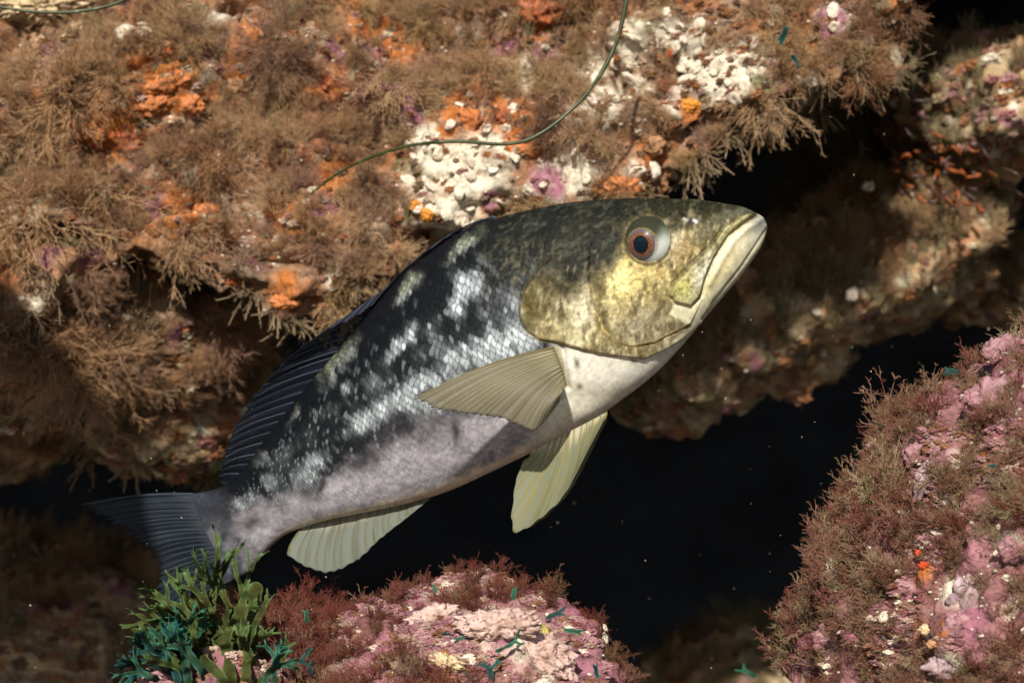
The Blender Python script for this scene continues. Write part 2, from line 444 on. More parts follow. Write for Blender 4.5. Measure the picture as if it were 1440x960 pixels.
# dorsal and ventral outline, half thickness (m), depth of the middle plane (m), snout to tail root
OUT = [((1070, 303), (1078, 314), .0025, .968), ((1060, 298), (1078, 326), .0085, .968), ((1042, 291), (1067, 352), .0155, .969), ((1010, 285), (1042, 387), .0220, .971),
       ((978, 281), (1014, 420), .0265, .973), ((938, 279.5), (988, 450), .0310, .976), ((895, 279), (960, 484), .0345, .979), ((850, 281), (926, 520), .0375, .982),
       ((800, 286), (891, 549), .0400, .986), ((755, 294), (850, 579), .0415, .990), ((706, 305), (800, 608), .0420, .995), ((657, 323), (745, 637), .0415, 1.0),
       ((613, 350), (690, 663), .0400, 1.005), ((573, 381), (640, 686), .0380, 1.01), ((535, 419), (590, 703), .0350, 1.017), ((500, 463), (540, 714), .0315, 1.025),
       ((465, 505), (496, 723), .0280, 1.033), ((432, 544), (458, 731), .0245, 1.041), ((402, 580), (428, 740), .0210, 1.050), ((376, 614), (402, 751), .0180, 1.058),
       ((350, 650), (381, 768), .0150, 1.066), ((322, 679), (362, 789), .0120, 1.074), ((294, 690), (345, 806), .0085, 1.082), ((268, 694), (326, 815), .0045, 1.090)]
NT, NA = 780, 300
_o = np.array([[*a, *b, w, y] for a, b, w, y in OUT])
oc = catmull(_o, NT)
Dp, Vp, Wt, Y0 = oc[:, 0:2], oc[:, 2:4], np.maximum(oc[:, 4], 0.0012), oc[:, 5]
phi = np.linspace(0, math.pi, NA)
cs, sn = np.cos(phi), np.sin(phi)
lat = Vp[:, None] + (Dp - Vp)[:, None] * (0.5 + 0.5 * cs)[None, :, None]          # NT x NA x 2, pixels
mid = P(lat[..., 0], lat[..., 1], Y0[:, None] + 0 * phi[None])
thick = Wt[:, None] * (sn ** 0.80)[None]
near = mid.copy(); near[..., 1] -= thick
fpx, fpy = proj(near)

# lattice coordinates of the scales
seg = np.linalg.norm(np.diff(near, axis=1), axis=2)
gir = np.concatenate([np.zeros((NT, 1)), np.cumsum(seg, 1)], 1)
girth = gir[:, -1]
ROWS = 60
X0, Y0_ = fpx, fpy
A = gir / girth[:, None] * ROWS
rowmid = near[:, int(NA * 0.55)]
ds = np.concatenate([[0], np.linalg.norm(np.diff(rowmid, axis=0), axis=1)])
gs = np.convolve(np.pad(girth, 20, 'edge'), np.ones(41) / 41, 'valid')
S = np.cumsum(ds / (gs / ROWS * 1.62))[:, None] + 0.05 * (A - ROWS / 2) * 0.2
_j = np.stack([X0.ravel() / 22, Y0_.ravel() / 22, 0 * X0.ravel()], -1)
S = S + 0.65 * fbm(_j, 3, 81).reshape(A.shape); A = A + 0.75 * fbm(_j, 3, 82).reshape(A.shape)
bestS = np.full(A.shape, 1e9); bi = np.zeros(A.shape); bj = np.zeros(A.shape)
R0 = 0.63
ir = np.round(A)
for di in (-1, 0, 1):
    i = ir + di; off = 0.5 * (np.mod(i, 2))
    for dj in (-1, 0, 1):
        j = np.round(S - off) + dj; sc_ = j + off
        inside = ((S - sc_) ** 2 + ((A - i) * 0.55) ** 2) < R0 ** 2
        take = inside & (sc_ < bestS)
        bestS = np.where(take, sc_, bestS); bi = np.where(take, i, bi); bj = np.where(take, j, bj)
bestS = np.where(bestS > 1e8, S, bestS)
dS, dA = S - bestS, (A - bi) * 0.55
rr = np.sqrt(dS ** 2 + dA ** 2)
s_tilt = (dS / R0) * 0.5 + 0.5
s_edge = 1 - sstep(0.70, 0.99, rr / R0)             # 1 in the middle of a scale, 0 on its free edge
sid = (bi.astype(int) * 400 + bj.astype(int))
_, sid = np.unique(sid, return_inverse=True); sid = sid.reshape(A.shape)
scnt = np.bincount(sid.ravel())
srand = np.random.RandomState(4).rand(len(scnt))[sid]
def per_scale(x):
    return (np.bincount(sid.ravel(), x.ravel()) / scnt)[sid]

X, Yp = fpx, fpy
fl3 = np.stack([X / 30, Yp / 30, 0 * X], -1).reshape(-1, 3)
def nz(scale, octv=3, seed=0, sx=1.0, sy=1.0, rot=0.0):
    c, s = math.cos(rot), math.sin(rot)
    u, v = (X * c + Yp * s) * sx, (-X * s + Yp * c) * sy
    return fbm(np.stack([u.ravel() / scale, v.ravel() / scale, 0 * u.ravel()], -1), octv, seed).reshape(X.shape)
warpx, warpy = nz(26, 3, 71) * 10 + nz(8, 3, 73) * 5, nz(26, 3, 72) * 10 + nz(8, 3, 74) * 5
def gau(x, y, l, w, ang=0.0, warp=1.0):
    a = math.radians(ang); c, s = math.cos(a), math.sin(a)
    dx, dy = X + warpx * warp - x, Yp + warpy * warp - y
    u, v = dx * c + dy * s, -dx * s + dy * c
    return np.exp(-((u / l) ** 2 + (v / w) ** 2))
def line(pts, w, warp=0.0):
    return np.exp(-(poly_dist(X + warpx * warp, Yp + warpy * warp, pts) / w) ** 2)
def region(pts, soft=3.0, warp=0.0):
    x, y = X + warpx * warp, Yp + warpy * warp
    d = poly_dist(x, y, pts + pts[:1]); d = np.where(in_poly(x, y, pts), d, -d)
    return sstep(-soft, soft, d)

# --- relief of the head, in metres, outward
GILL = [(790, 352), (774, 366), (757, 383), (745, 399), (736, 415), (731, 432), (733, 450), (742, 465), (760, 476), (785, 480), (808, 487), (839, 494), (869, 499), (906, 502), (932, 491), (957, 475), (982, 454)]
CHEEK = [(833, 330), (828, 365), (829, 395), (832, 415), (838, 438), (847, 461), (864, 479), (888, 485), (918, 479), (946, 464), (966, 452)]
MOUTH = [(1066, 301), (1046, 314), (1025, 330), (1005, 361), (990, 393), (984, 414), (972, 425)]
MAXILLA = [(1044, 303), (1020, 318), (1002, 344), (974, 371), (947, 399), (940, 414), (948, 423), (970, 427), (983, 416), (990, 393), (1005, 362), (1026, 329), (1058, 303)]
SNOUT = [(1046, 303), (1018, 319), (1000, 345), (972, 371), (945, 400), (937, 416)]
def plate(edge, side_poly, h, soft, reach):
    d = poly_dist(X, Yp, edge)
    inside = in_poly(X, Yp, side_poly)
    sd = np.where(inside, d, -d)
    return h * sstep(-soft, soft, sd) * np.exp(-np.maximum(sd, 0) / reach)
relief = np.zeros(X.shape)
relief += sstep(352, 385, Yp) * plate(GILL, GILL + [(1000, 420), (980, 330), (850, 300)], 0.0034, 2.6, 46)
relief += sstep(330, 372, Yp) * plate(CHEEK, CHEEK + [(985, 420), (960, 340), (880, 315)], 0.0017, 2.4, 26)
mx = region(MAXILLA, 2.0)
relief += 0.0030 * mx * (0.55 + 0.45 * sstep(1040, 960, X))
relief -= 0.0024 * line(MOUTH, 3.0)
relief -= 0.0012 * line(SNOUT, 2.6)
relief -= 0.0016 * line([(1030, 318), (1010, 340), (996, 366)], 2.0) * 0.4
relief -= 0.0010 * line([(962, 300), (971, 303), (978, 306)], 2.2)                        # nostrils
relief += 0.0004 * np.exp(-((np.hypot((X - 911) / 1.0, (Yp - 340) / 1.03) - 35) / 4.0) ** 2)   # rim round the eye
relief -= 0.0050 * np.exp(-(np.maximum(np.hypot(X - 911, Yp - 340) - 22, 0) / 7) ** 2)          # eye socket
relief += 0.0012 * line([(1070, 309), (1050, 322), (1032, 338), (1013, 368), (998, 398)], 5.0) + 0.0009 * line([(1056, 303), (1036, 314), (1014, 334), (998, 360)], 4.0)
relief -= 0.0011 * line([(1080, 322), (1046, 372), (1012, 415), (985, 446)], 2.5)
relief -= 0.0022 * line([(790, 486), (793, 505), (799, 545)], 4)                         # root of the pectoral fin
relief -= 0.0014 * line([(700, 580), (790, 560), (870, 560)], 16)
_HP = GILL + [(1110, 470), (1110, 240), (850, 240), (820, 300)]
_hs, _hl = region(_HP, 6.0, .35), region(_HP, 34.0)
head = _hs * sstep(372, 400, Yp) + _hl * (1 - sstep(372, 400, Yp))
behind = 1 - head
chest = region([(780, 486), (1000, 470), (930, 540), (850, 590), (740, 630), (795, 550)], 14)
sc_mask = behind * sstep(270, 330, X) * (1 - 0.75 * chest)
lowbelly = sstep(0.60, 0.78, A / ROWS)
relief += sc_mask * 0.00080 * (1 - 0.72 * lowbelly) * s_tilt
hd = 1 - behind
jawr = region([(1066, 300), (1025, 330), (990, 393), (972, 427), (940, 440), (968, 455), (940, 480), (1010, 470), (1110, 340), (1100, 290)], 6)
relief += hd * (1 - .9 * jawr) * (0.00028 * nz(6, 3, 91) + 0.00016 * nz(2.8, 2, 94)) + hd * (1 - .7 * jawr) * 0.0006 * nz(18, 3, 92) + 0.0007 * nz(60, 2, 93)
edge_fade = np.clip(sn, 0, 1)[None] ** 0.5
relief *= edge_fade

# --- pigment
c_ = lambda *a: np.array(a)
col = np.ones(X.shape + (3,)) * c_(0.0048, 0.0058, 0.0078)
def paint(mask, c, amt=1.0):
    global col
    m = np.clip(mask * amt, 0, 1)[..., None]
    col = col * (1 - m) + np.asarray(c) * m
gfr = A / ROWS
# pale blotches on the dark back and flank
SPOTS = [(654, 347, 34, 8, -40, .9), (745, 311, 32, 10, -30, .6), (787, 315, 26, 5, -28, .35), (708, 351, 18, 9, -40, .35), (685, 369, 17, 9, 40, .6), (656, 403, 22, 20, 0, .95),
         (640, 424, 20, 12, -60, .95), (739, 382, 24, 12, -30, .8), (572, 404, 26, 8, -52, .95), (478, 507, 40, 13, -52, .95), (571, 476, 30, 10, -52, .9), (551, 498, 14, 9, -40, .7),
         (690, 490, 46, 24, -10, 1.0), (650, 500, 26, 18, 0, .9), (735, 470, 22, 30, 0, .95), (620, 518, 14, 12, 0, .7), (597, 537, 34, 12, -15, 1.0), (566, 555, 30, 16, -30, .95), (537, 578, 26, 18, -30, .8),
         (489, 546, 12, 9, 0, .7), (510, 590, 28, 14, -30, .8), (414, 583, 7, 20, 20, .45), (370, 642, 16, 18, 20, .35), (443, 650, 32, 14, -30, .6), (427, 670, 24, 18, -30, .55), (343, 706, 32, 16, -20, .5),
         (378, 678, 18, 12, 0, .5), (275, 694, 12, 9, 0, .4), (720, 425, 24, 22, 0, .42), (690, 440, 30, 24, 0, .32), (610, 460, 20, 20, 0, .25), (530, 540, 34, 20, -30, .3), (470, 570, 34, 14, -30, .25),
         (400, 640, 30, 16, -40, .25), (705, 330, 12, 4, -30, .3), (760, 345, 18, 6, -30, .3), (820, 300, 22, 4, -20, .3), (600, 500, 24, 14, -30, .3), (650, 545, 30, 30, 0, .8), (600, 575, 30, 24, 0, .75)]
wsum = np.zeros(X.shape)
for x, y, l, w, a, s in SPOTS:
    wsum = np.maximum(wsum, s * gau(x, y, l, w, a))
streak = nz(11, 3, 101, sx=0.5, sy=1.6, rot=1.05)
bars = nz(40, 2, 103, sx=1.5, sy=.5, rot=-.45)
wsum = sstep(.10, .95, wsum * (1.0 + 0.9 * streak)) * .95 + sstep(0.26, 0.45, gfr) * (0.015 + 0.075 * sstep(-.1, .6, bars) + 0.05 * sstep(0.1, 0.7, streak))
spk = sstep(0.80, 0.98, srand) * 0.5 * sstep(0.18, 0.35, gfr) * sc_mask
wps = per_scale(wsum) * (0.25 + 1.25 * srand) + spk * .7
wv = np.where(sc_mask > 0.3, 0.62 * wps + 0.38 * wsum, wsum)
wv = wv * (0.28 + 0.72 * np.where(sc_mask > 0.3, s_edge ** (.35 + 1.3 * srand) * (0.55 + 0.45 * sstep(0.1, 0.8, s_tilt)), 1))
olive = 1 - sstep(0.12, 0.26, gfr)
pale = c_(0.43, 0.48, 0.51) * (1 - olive[..., None]) + c_(0.24, 0.265, 0.19) * olive[..., None]
col = col * (1 - np.clip(wv, 0, 1)[..., None]) + pale * np.clip(wv, 0, 1)[..., None]
# lavender lower flank
LAV = [(250, 760), (300, 745), (345, 722), (400, 698), (450, 678), (520, 640), (580, 606), (640, 580), (720, 566), (800, 540), (900, 640), (300, 900)]
lv = region(LAV, 15, 1.6)
tex = 0.80 + 0.24 * (s_edge - 0.45) * (.3 + 1.2 * srand) + 0.30 * nz(5, 2, 111, sx=.6) + .12 * nz(22, 3, 112)
lav = c_(0.31, 0.295, 0.325) * tex[..., None]
col = col * (1 - lv[..., None] * .92) + lav * lv[..., None] * .92
for x, y, l, w, a, s in [(450, 684, 5, 12, 10, .8), (434, 692, 8, 8, 0, .6), (503, 652, 16, 10, -30, .75), (545, 612, 9, 26, 20, .7), (520, 640, 8, 10, 0, .4), (356, 735, 13, 8, -20, .75), (320, 735, 9, 10, 0, .6), (640, 602, 6, 16, 0, .8),
                         (618, 590, 16, 12, 0, .6), (600, 610, 22, 14, -20, .55), (575, 600, 6, 18, 10, .5), (310, 715, 10, 14, 0, .6), (335, 760, 8, 6, 0, .4), (400, 715, 8, 6, 0, .4)]:
    paint(gau(x, y, l * 1.35, w * 1.35, a, .6), (0.035, 0.030, 0.035), min(1, s * 1.2))
paint(np.maximum(sstep(62, 12, poly_dist(X, Yp, [(262, 690), (296, 755), (326, 818)]) + warpx), sstep(300, 270, X)) * (.55 + .45 * sstep(-.3, .4, nz(16, 3, 121))), (0.030, 0.036, 0.048), .95)
# cream strip along the belly, silver chest
cream = sstep(0.86, 0.91, gfr + 0.02 * nz(14, 2, 131)) * sstep(340, 420, X) * (1 - sstep(760, 860, X))
paint(cream, (0.66, 0.57, 0.45), .95)
paint(chest, (0.64, 0.62, 0.54), .95)
paint(region([(790, 540), (900, 540), (860, 600), (760, 640)], 18), (0.60, 0.57, 0.47), .6)
paint(region([(1000, 470), (940, 500), (860, 590), (900, 580), (1010, 460)], 14), (0.62, 0.60, 0.48), .7)
for x, y, l, w in [(812, 511, 4, 8), (815, 545, 4, 5), (889, 508, 6, 4)]:
    paint(gau(x, y, l, w, 0, .3), (0.10, 0.07, 0.03), .85)
paint(line([(783, 494), (790, 515), (800, 543)], 5), (0.20, 0.16, 0.05), .7)
# head
upper = region([(1090, 240), (1066, 303), (1010, 326), (960, 318), (940, 310), (880, 325), (850, 372), (800, 392), (700, 392), (700, 240)], 26, 2.2)
upper = np.clip(upper * (1.15 + .7 * nz(13, 4, 143)), 0, 1)
jawz = region([(1066, 300), (1046, 314), (1025, 330), (1005, 361), (990, 393), (984, 414), (972, 427), (948, 424), (940, 440), (968, 455), (940, 480), (1010, 470), (1110, 340), (1100, 290)], 2.5)
paint(head, (0.20, 0.165, 0.08), 1.0)
paint(head * sstep(-.15, .35, nz(15, 4, 141, sx=1.5, sy=.7)), (0.09, 0.07, 0.03), .85)
paint(head * sstep(.0, .45, nz(7, 3, 142, sx=1.5, sy=.55, rot=.15)), (0.50, 0.445, 0.27), .75)
paint(head * gau(880, 398, 44, 40, 0), (0.48, 0.395, 0.16), .9)
paint(head * gau(862, 388, 26, 20, 30), (0.66, 0.58, 0.29), .85)
paint(head * gau(905, 455, 50, 26, 0), (0.30, 0.26, 0.18), .75)
paint(head * gau(815, 440, 13, 42, 8), (0.52, 0.48, 0.34), .85)
paint(head * gau(790, 462, 30, 12, 20), (0.56, 0.48, 0.26), .7)
for _x, _y, _l, _w, _a in [(820, 420, 5, 60, 4), (806, 440, 4, 40, 2), (794, 425, 3, 40, 0), (779, 440, 4, 26, 0)]:
    paint(head * gau(_x, _y, _l, _w, _a, .8), (0.54, 0.50, 0.36), .6)
paint(head * gau(925, 380, 30, 10, 20), (0.36, 0.26, 0.08), .6)
paint(head * gau(965, 350, 24, 20, -20), (0.26, 0.17, 0.07), .7)
paint(head * gau(942, 330, 12, 26, 0), (0.42, 0.38, 0.27), .6)
for x, y, l, w, a, s in [(842, 400, 8, 38, -5, .95), (850, 460, 8, 16, -30, .85), (801, 395, 14, 30, -10, .8), (765, 425, 8, 24, 10, .6), (800, 460, 8, 16, 0, .5), (775, 465, 14, 7, 20, .6), (858, 350, 22, 16, 0, .75), (828, 345, 16, 18, 0, .7), (787, 440, 8, 16, 0, .8), (770, 400, 12, 14, -30, .7), (812, 365, 14, 16, 0, .7), (926, 436, 7, 22, 32, .95), (912, 458, 7, 10, 30, .7)]:
    paint(head * gau(x, y, l, w, a, .5), (0.075, 0.058, 0.025), s)
paint(upper * np.maximum(head, .0), (0.011, 0.012, 0.007), .96)
paint(head * upper * sstep(.25, .6, nz(9, 3, 151, sx=.6, sy=1.6, rot=-.4)), (0.05, 0.06, 0.036), .6)
paint(head * gau(1000, 322, 36, 12, -35), (0.09, 0.088, 0.052), .6)
paint(head * gau(1040, 300, 22, 8, -20), (0.08, 0.085, 0.07), .7)
nape = region([(690, 240), (905, 255), (885, 318), (852, 372), (812, 402), (770, 396), (735, 410), (690, 400)], 30, 2.0)
paint(nape, (0.009, 0.010, 0.009), .92)
paint(nape * sstep(.0, .7, nz(6.5, 4, 181, sx=.6, sy=1.5, rot=-.5)), (0.055, 0.060, 0.040), .7)
paint(nape * sstep(.0, .7, nz(6, 4, 182, sx=1.3, sy=.6, rot=.2)) * sstep(320, 380, Yp), (0.12, 0.105, 0.065), .75)
paint(jawz, (0.54, 0.51, 0.35), 1.0)
paint(jawz * gau(1010, 385, 40, 8, -52, .3), (0.66, 0.56, 0.26), .6)
paint(jawz * gau(1066, 318, 14, 22, 20, .2), (0.17, 0.185, 0.18), .9)
paint(mx, (0.28, 0.255, 0.125), .95)
paint(mx * gau(985, 385, 10, 34, 32, .2), (0.55, 0.54, 0.44), .8)
paint(mx * gau(958, 402, 16, 16, 0, .2), (0.38, 0.35, 0.10), .7)
paint(line([(944, 421), (957, 426), (972, 428)], 1.6), (0.70, 0.55, 0.28), .9)
paint(line(MOUTH, 2.2), (0.16, 0.115, 0.06), .7)
paint(line(SNOUT, 1.6), (0.11, 0.10, 0.05), .6)
paint(line(CHEEK[4:], 1.6), (0.72, 0.55, 0.22), .85)
paint(line([(GILL[7]), *GILL[8:]], 1.6), (0.66, 0.50, 0.24), .85)
flap = region([(747, 400), (734, 428), (735, 450), (747, 460), (756, 440), (758, 415)], 7, .6)
paint(flap, (0.055, 0.045, 0.012), .9)
paint(gau(748, 458, 16, 7, 25, .2), (0.07, 0.06, 0.035), .7)
paint(line([(976, 309), (979, 311)], 2.5), (0.45, 0.47, 0.48), .9)
paint(line([(962, 307), (966, 309)], 2.0), (0.40, 0.40, 0.36), .8)
paint(np.exp(-((np.hypot(X - 911, (Yp - 340) / 1.03) - 31) / 2.6) ** 2), (0.05, 0.042, 0.022), .85)  # dark ring at the eye border, socket shadow painted in
paint(head * (1 - upper) * (1 - jawz) * sstep(.0, .5, nz(10, 4, 171, sx=1.4, sy=.7)), (0.075, 0.058, 0.024), .7)
col *= (1 + 0.45 * head[..., None][..., 0] * (1 - jawz) * nz(3.0, 2, 163) + 0.22 * nz(4, 2, 161) + 0.16 * nz(9, 2, 162))[..., None]

nrm = vnormals(near.reshape(-1, 3), grid_faces(NT, NA)).reshape(near.shape)
if nrm[NT // 2, NA // 2, 1] > 0: nrm = -nrm
nearD = near + nrm * relief[..., None]
farD = nearD.copy(); farD[..., 1] = 2 * Y0[:, None] - nearD[..., 1]
# closed ring: near side dorsal->ventral, far side ventral->dorsal
ring = np.concatenate([nearD, farD[:, -3:1:-3]], 1); cring = np.concatenate([col, col[:, -3:1:-3]], 1)
nr = ring.shape[1]
bv = ring.reshape(-1, 3)
i, j = np.meshgrid(np.arange(NT - 1), np.arange(nr), indexing='ij')
a_ = i * nr + j; b_ = i * nr + (j + 1) % nr
bf = np.stack([a_, a_ + nr, b_ + nr, b_], -1).reshape(-1, 4)
gl = np.concatenate([sc_mask * (1 - lv) * np.clip(wv * 2, 0.2, 1) + hd * .4, (sc_mask * 0)[:, -3:1:-3]], 1)

M = Mat('fish_skin')
M.set(Base__Color=M.attr('pigment', 'Color'), Roughness=0.55, Metallic=M.math('MULTIPLY', M.attr('sheen'), 0.22))
M.b.inputs['Specular IOR Level'].default_value = 0.06
M.bump(M.noise(900, 3, 0.6, M.coord()).outputs[0], 0.18, 0.0006)
m_skin = M.m
fish_at = Vector(P(640, 560, 1.01))
fish = bpy.data.objects.new('fish', None); fish.location = fish_at; COL.objects.link(fish)
fish.empty_display_size = 0.05
fish['label'] = 'dark mottled bass with silver blotches and yellowish fins swimming head up'
fish['category'] = 'fish'
def fpart(name, v, f, mats, parent=None, cols=None, floats=None, smooth=True):
    o = obj(name, mesh_np(name, v - np.array(fish_at), f, smooth, cols, floats), mats)
    o.parent = parent or fish
    return o
fpart('body', bv, bf, m_skin, cols={'pigment': cring.reshape(-1, 3)}, floats={'sheen': gl.ravel()})

# eye: globe, iris and pupil, looking a little back towards the tail
def cap_mesh(c, r, axis, a0, a1, squash=1.0, nr_=14, na=48, flat=1.0):
    axis = axis / np.linalg.norm(axis); up = np.array([0, 0, 1.0]); e1 = np.cross(up, axis); e1 /= np.linalg.norm(e1); e2 = np.cross(axis, e1)
    th = np.linspace(a0, a1, nr_); ph = np.linspace(0, 2 * math.pi, na, endpoint=False)
    T, H = np.meshgrid(th, ph, indexing='ij')
    p = (np.sin(T) * np.cos(H) * squash)[..., None] * e1 + (np.sin(T) * np.sin(H))[..., None] * e2 + (np.cos(T) * flat)[..., None] * axis
    p = p / np.linalg.norm(p, axis=-1, keepdims=True)
    v = c + r * p.reshape(-1, 3)
    i, j = np.meshgrid(np.arange(nr_ - 1), np.arange(na), indexing='ij')
    a = i * na + j; b = i * na + (j + 1) % na
    return v, np.stack([a, b, b + na, a + na], -1).reshape(-1, 4)
def gloss(name, c, rough=0.32, coat=0.03, spec=0.12):
    M = Mat(name)
    if callable(c): c = c(M)
    M.set(Base__Color=c, Roughness=rough); M.b.inputs['Coat Weight'].default_value = coat; M.b.inputs['Coat Roughness'].default_value = 0.04
    M.b.inputs['Specular IOR Level'].default_value = spec
    return M.m
kk = np.argmin(np.hypot(X - 911, Yp - 340) + 0)
surf_y = near.reshape(-1, 3)[kk][1]
ER = 0.0152
for side in (1, -1):
    y0e = Y0[kk // NA]
    cy = surf_y + 0.0094
    ctr = P(911, 340, cy)
    gaze = np.array([-0.345, -0.93, -0.15])
    if side < 0:
        ctr = np.array([ctr[0], 2 * y0e - ctr[1], ctr[2]]); gaze = gaze * np.array([1, -1, 1])
    front = np.array([0.02, -1.0 * side, 0.03])
    gv, gf = cap_mesh(ctr, ER, front, 0.0001, math.pi - 0.001, nr_=40, na=64)
    gpx = (gv - ctr) / ER
    gc = np.ones((len(gv), 3)) * c_(0.46, 0.49, 0.44)
    topm = sstep(-0.15, 0.65, gpx[:, 2] + .12 * fbm(gv * 260, 3, 9))[:, None]
    gc = gc * (1 - topm) + c_(0.075, 0.09, 0.045) * topm
    lo = sstep(0.1, -0.8, gpx[:, 2])[:, None]
    gc = gc * (1 - lo * .7) + c_(0.52, 0.56, 0.60) * lo * .7
    cres = sstep(-0.02, 0.50, gpx @ np.array([0.85, 0, -0.42]))[:, None]
    gc = c_(0.028, 0.030, 0.018) * (1 - cres) + gc * cres
    gz = gaze / np.linalg.norm(gaze)
    ang = np.arccos(np.clip(gpx @ gz, -1, 1))
    ringm = np.exp(-((ang - 0.62) / 0.03) ** 2)[:, None]
    gc = gc * (1 - ringm) + c_(0.20, 0.15, 0.05) * ringm
    eye = fpart('eye', gv, gf, gloss('eye_globe', lambda M: M.attr('pigment', 'Color')), cols={'pigment': gc})
    iv, if_ = cap_mesh(ctr, ER * 1.018, gaze, 0.0001, 0.60, squash=0.88, nr_=26)
    ir_ = (iv - ctr); ir_ /= np.linalg.norm(ir_, axis=1, keepdims=True)
    an = np.arccos(np.clip(ir_ @ gz, -1, 1))
    t1 = sstep(0.43, 0.48, an + 0.04 * fbm(iv * 700, 2, 5))[:, None]
    icol = (c_(0.13, 0.050, 0.018) * (1 + 0.9 * fbm(iv * 900, 3, 8))[:, None]) * (1 - t1) + c_(0.085, 0.068, 0.082) * t1
    fpart('iris', iv, if_, gloss('eye_iris', lambda M: M.attr('pigment', 'Color')), parent=eye, cols={'pigment': icol})
    pv, pf = cap_mesh(ctr, ER * 1.030, gaze, 0.0001, 0.33, squash=0.86)
    fpart('pupil', pv, pf, gloss('eye_pupil', (0.004, 0.009, 0.016), 0.08), parent=eye)

# fins: a membrane and its rays
def fin_mats(name, mem, ray, trans=0.35, clear=0.5, root=None):
    M = Mat(name + '_membrane')
    c = M.mix(M.attr('streak'), mem, ray)
    if root: c = M.mix(M.attr('root'), c, root)
    M.set(Base__Color=c, Roughness=0.5); M.b.inputs['Specular IOR Level'].default_value = 0.12
    tr = M.n('BsdfTranslucent', Color=c); mx_ = M.n('MixShader'); mx_.inputs[0].default_value = trans
    M.t.links.new(M.b.outputs[0], mx_.inputs[1]); M.t.links.new(tr.outputs[0], mx_.inputs[2])
    tp = M.n('BsdfTransparent'); m2 = M.n('MixShader'); M.put(m2.inputs[0], M.math('MULTIPLY', M.math('SUBTRACT', 1.0, M.math('MAXIMUM', M.attr('streak'), M.attr('root'))), clear))
    M.t.links.new(mx_.outputs[0], m2.inputs[1]); M.t.links.new(tp.outputs[0], m2.inputs[2]); M.t.links.new(m2.outputs[0], M.out.inputs['Surface'])
    R = Mat(name + '_ray'); R.set(Base__Color=ray, Roughness=0.5); R.b.inputs['Specular IOR Level'].default_value = 0.15
    return M.m, R.m
def fin(name, base, outer, yb, yo, rays, mem, ray, label=None, r0=0.0011, r1=0.0003, belly=0.0, trans=0.35, ragged=0.02, seed=0, wave=0.0007, nv=26, sweep=0.0, root=None, clear=0.4, bow=(0, 0)):
    nu = rays * 6 + 1
    rg = np.random.RandomState(seed)
    kn = np.linspace(0, 1, rays + 1); kn[1:-1] += rg.uniform(-.28, .28, rays - 1) / rays
    u = np.linspace(0, 1, nu); uw = np.interp(u, np.linspace(0, 1, rays + 1), kn)
    B, O = by_length(base, 400), by_length(outer, 400)
    uo = uw + sweep * 4 * uw * (1 - uw)
    B = np.stack([np.interp(uw, np.linspace(0, 1, 400), B[:, c]) for c in (0, 1)], -1); O = np.stack([np.interp(uo, np.linspace(0, 1, 400), O[:, c]) for c in (0, 1)], -1)
    phase = np.cos(2 * math.pi * u * rays)
    cut = 1 - ragged * (0.5 - 0.5 * phase) - ragged * 0.8 * np.interp(u, np.linspace(0, 1, rays + 1), rg.rand(rays + 1))
    v = np.linspace(0, 1, nv)
    Vv = v[None] * cut[:, None]
    pxy = B[:, None] + (O - B)[:, None] * Vv[..., None]
    pxy = pxy + np.array(bow, float) * np.sin(Vv * math.pi)[..., None] * np.interp(u, [0, .15, .85, 1], [1, 1, .6, .5])[:, None, None]
    yb = np.interp(u, np.linspace(0, 1, len(yb)), yb); yo = np.interp(u, np.linspace(0, 1, len(yo)), yo)
    yy = yb[:, None] + (yo - yb)[:, None] * Vv + belly * np.sin(Vv * math.pi) + wave * (phase * np.interp(u, np.linspace(0, 1, rays + 1), rg.uniform(.1, 1.3, rays + 1)))[:, None] * np.sin(np.clip(Vv * 1.2, 0, 1) * math.pi / 2)
    p = P(pxy[..., 0], pxy[..., 1], yy)
    st = 0.5 - 0.5 * phase[:, None] * np.ones_like(Vv)
    st = 0.55 * sstep(.35, .95, phase)[:, None] * np.ones_like(Vv) + 0.55 * sstep(.1, .7, fbm(np.stack([np.repeat(u * rays * 2.4, nv), np.tile(v * 1.2, nu), np.full(nu * nv, seed * 1.7)], -1), 3, seed).reshape(nu, nv))
    rt_ = sstep(.26, .02, Vv + .05 * np.random.RandomState(seed + 70).randn(nu, 1))
    mm, rm = fin_mats(name + str(seed), mem, ray, trans, clear, root)
    o = fpart(name, p.reshape(-1, 3), grid_faces(nu, nv), mm, floats={'streak': np.clip(st, 0, 1).ravel(), 'root': (rt_ * (root is not None)).ravel()})
    if label: o['label'] = label
    sm = o.modifiers.new('thickness', 'SOLIDIFY'); sm.thickness = 0.0002; sm.offset = 0.0
    for k in range(rays + 1):
        line_ = p[min(k * 6, nu - 1), ::2]
        rad = np.linspace(r0, r1, len(line_)) * (1.4 if k == 0 else rg.uniform(.45, 1.0))
        h = len(line_) // 2; bits = [tubes(line_[None, :h + 1], rad[None, :h + 1], 5)]
        for dk in (-1.6, 1.6):
            kf = np.clip(k * 6 + dk * np.linspace(0, 1, len(line_) - h), 0, nu - 1); i0 = np.minimum(kf.astype(int), nu - 2); fr = (kf - i0)[:, None]
            sel = np.arange(0, nv, 2)[h:]
            br = p[i0, sel] * (1 - fr) + p[i0 + 1, sel] * fr
            bits.append(tubes(br[None], rad[None, h:] * .75, 5))
        tv, tf = join(bits)
        fpart('ray', tv, tf, rm, parent=o)
    return o
YS = lambda *a: list(a)
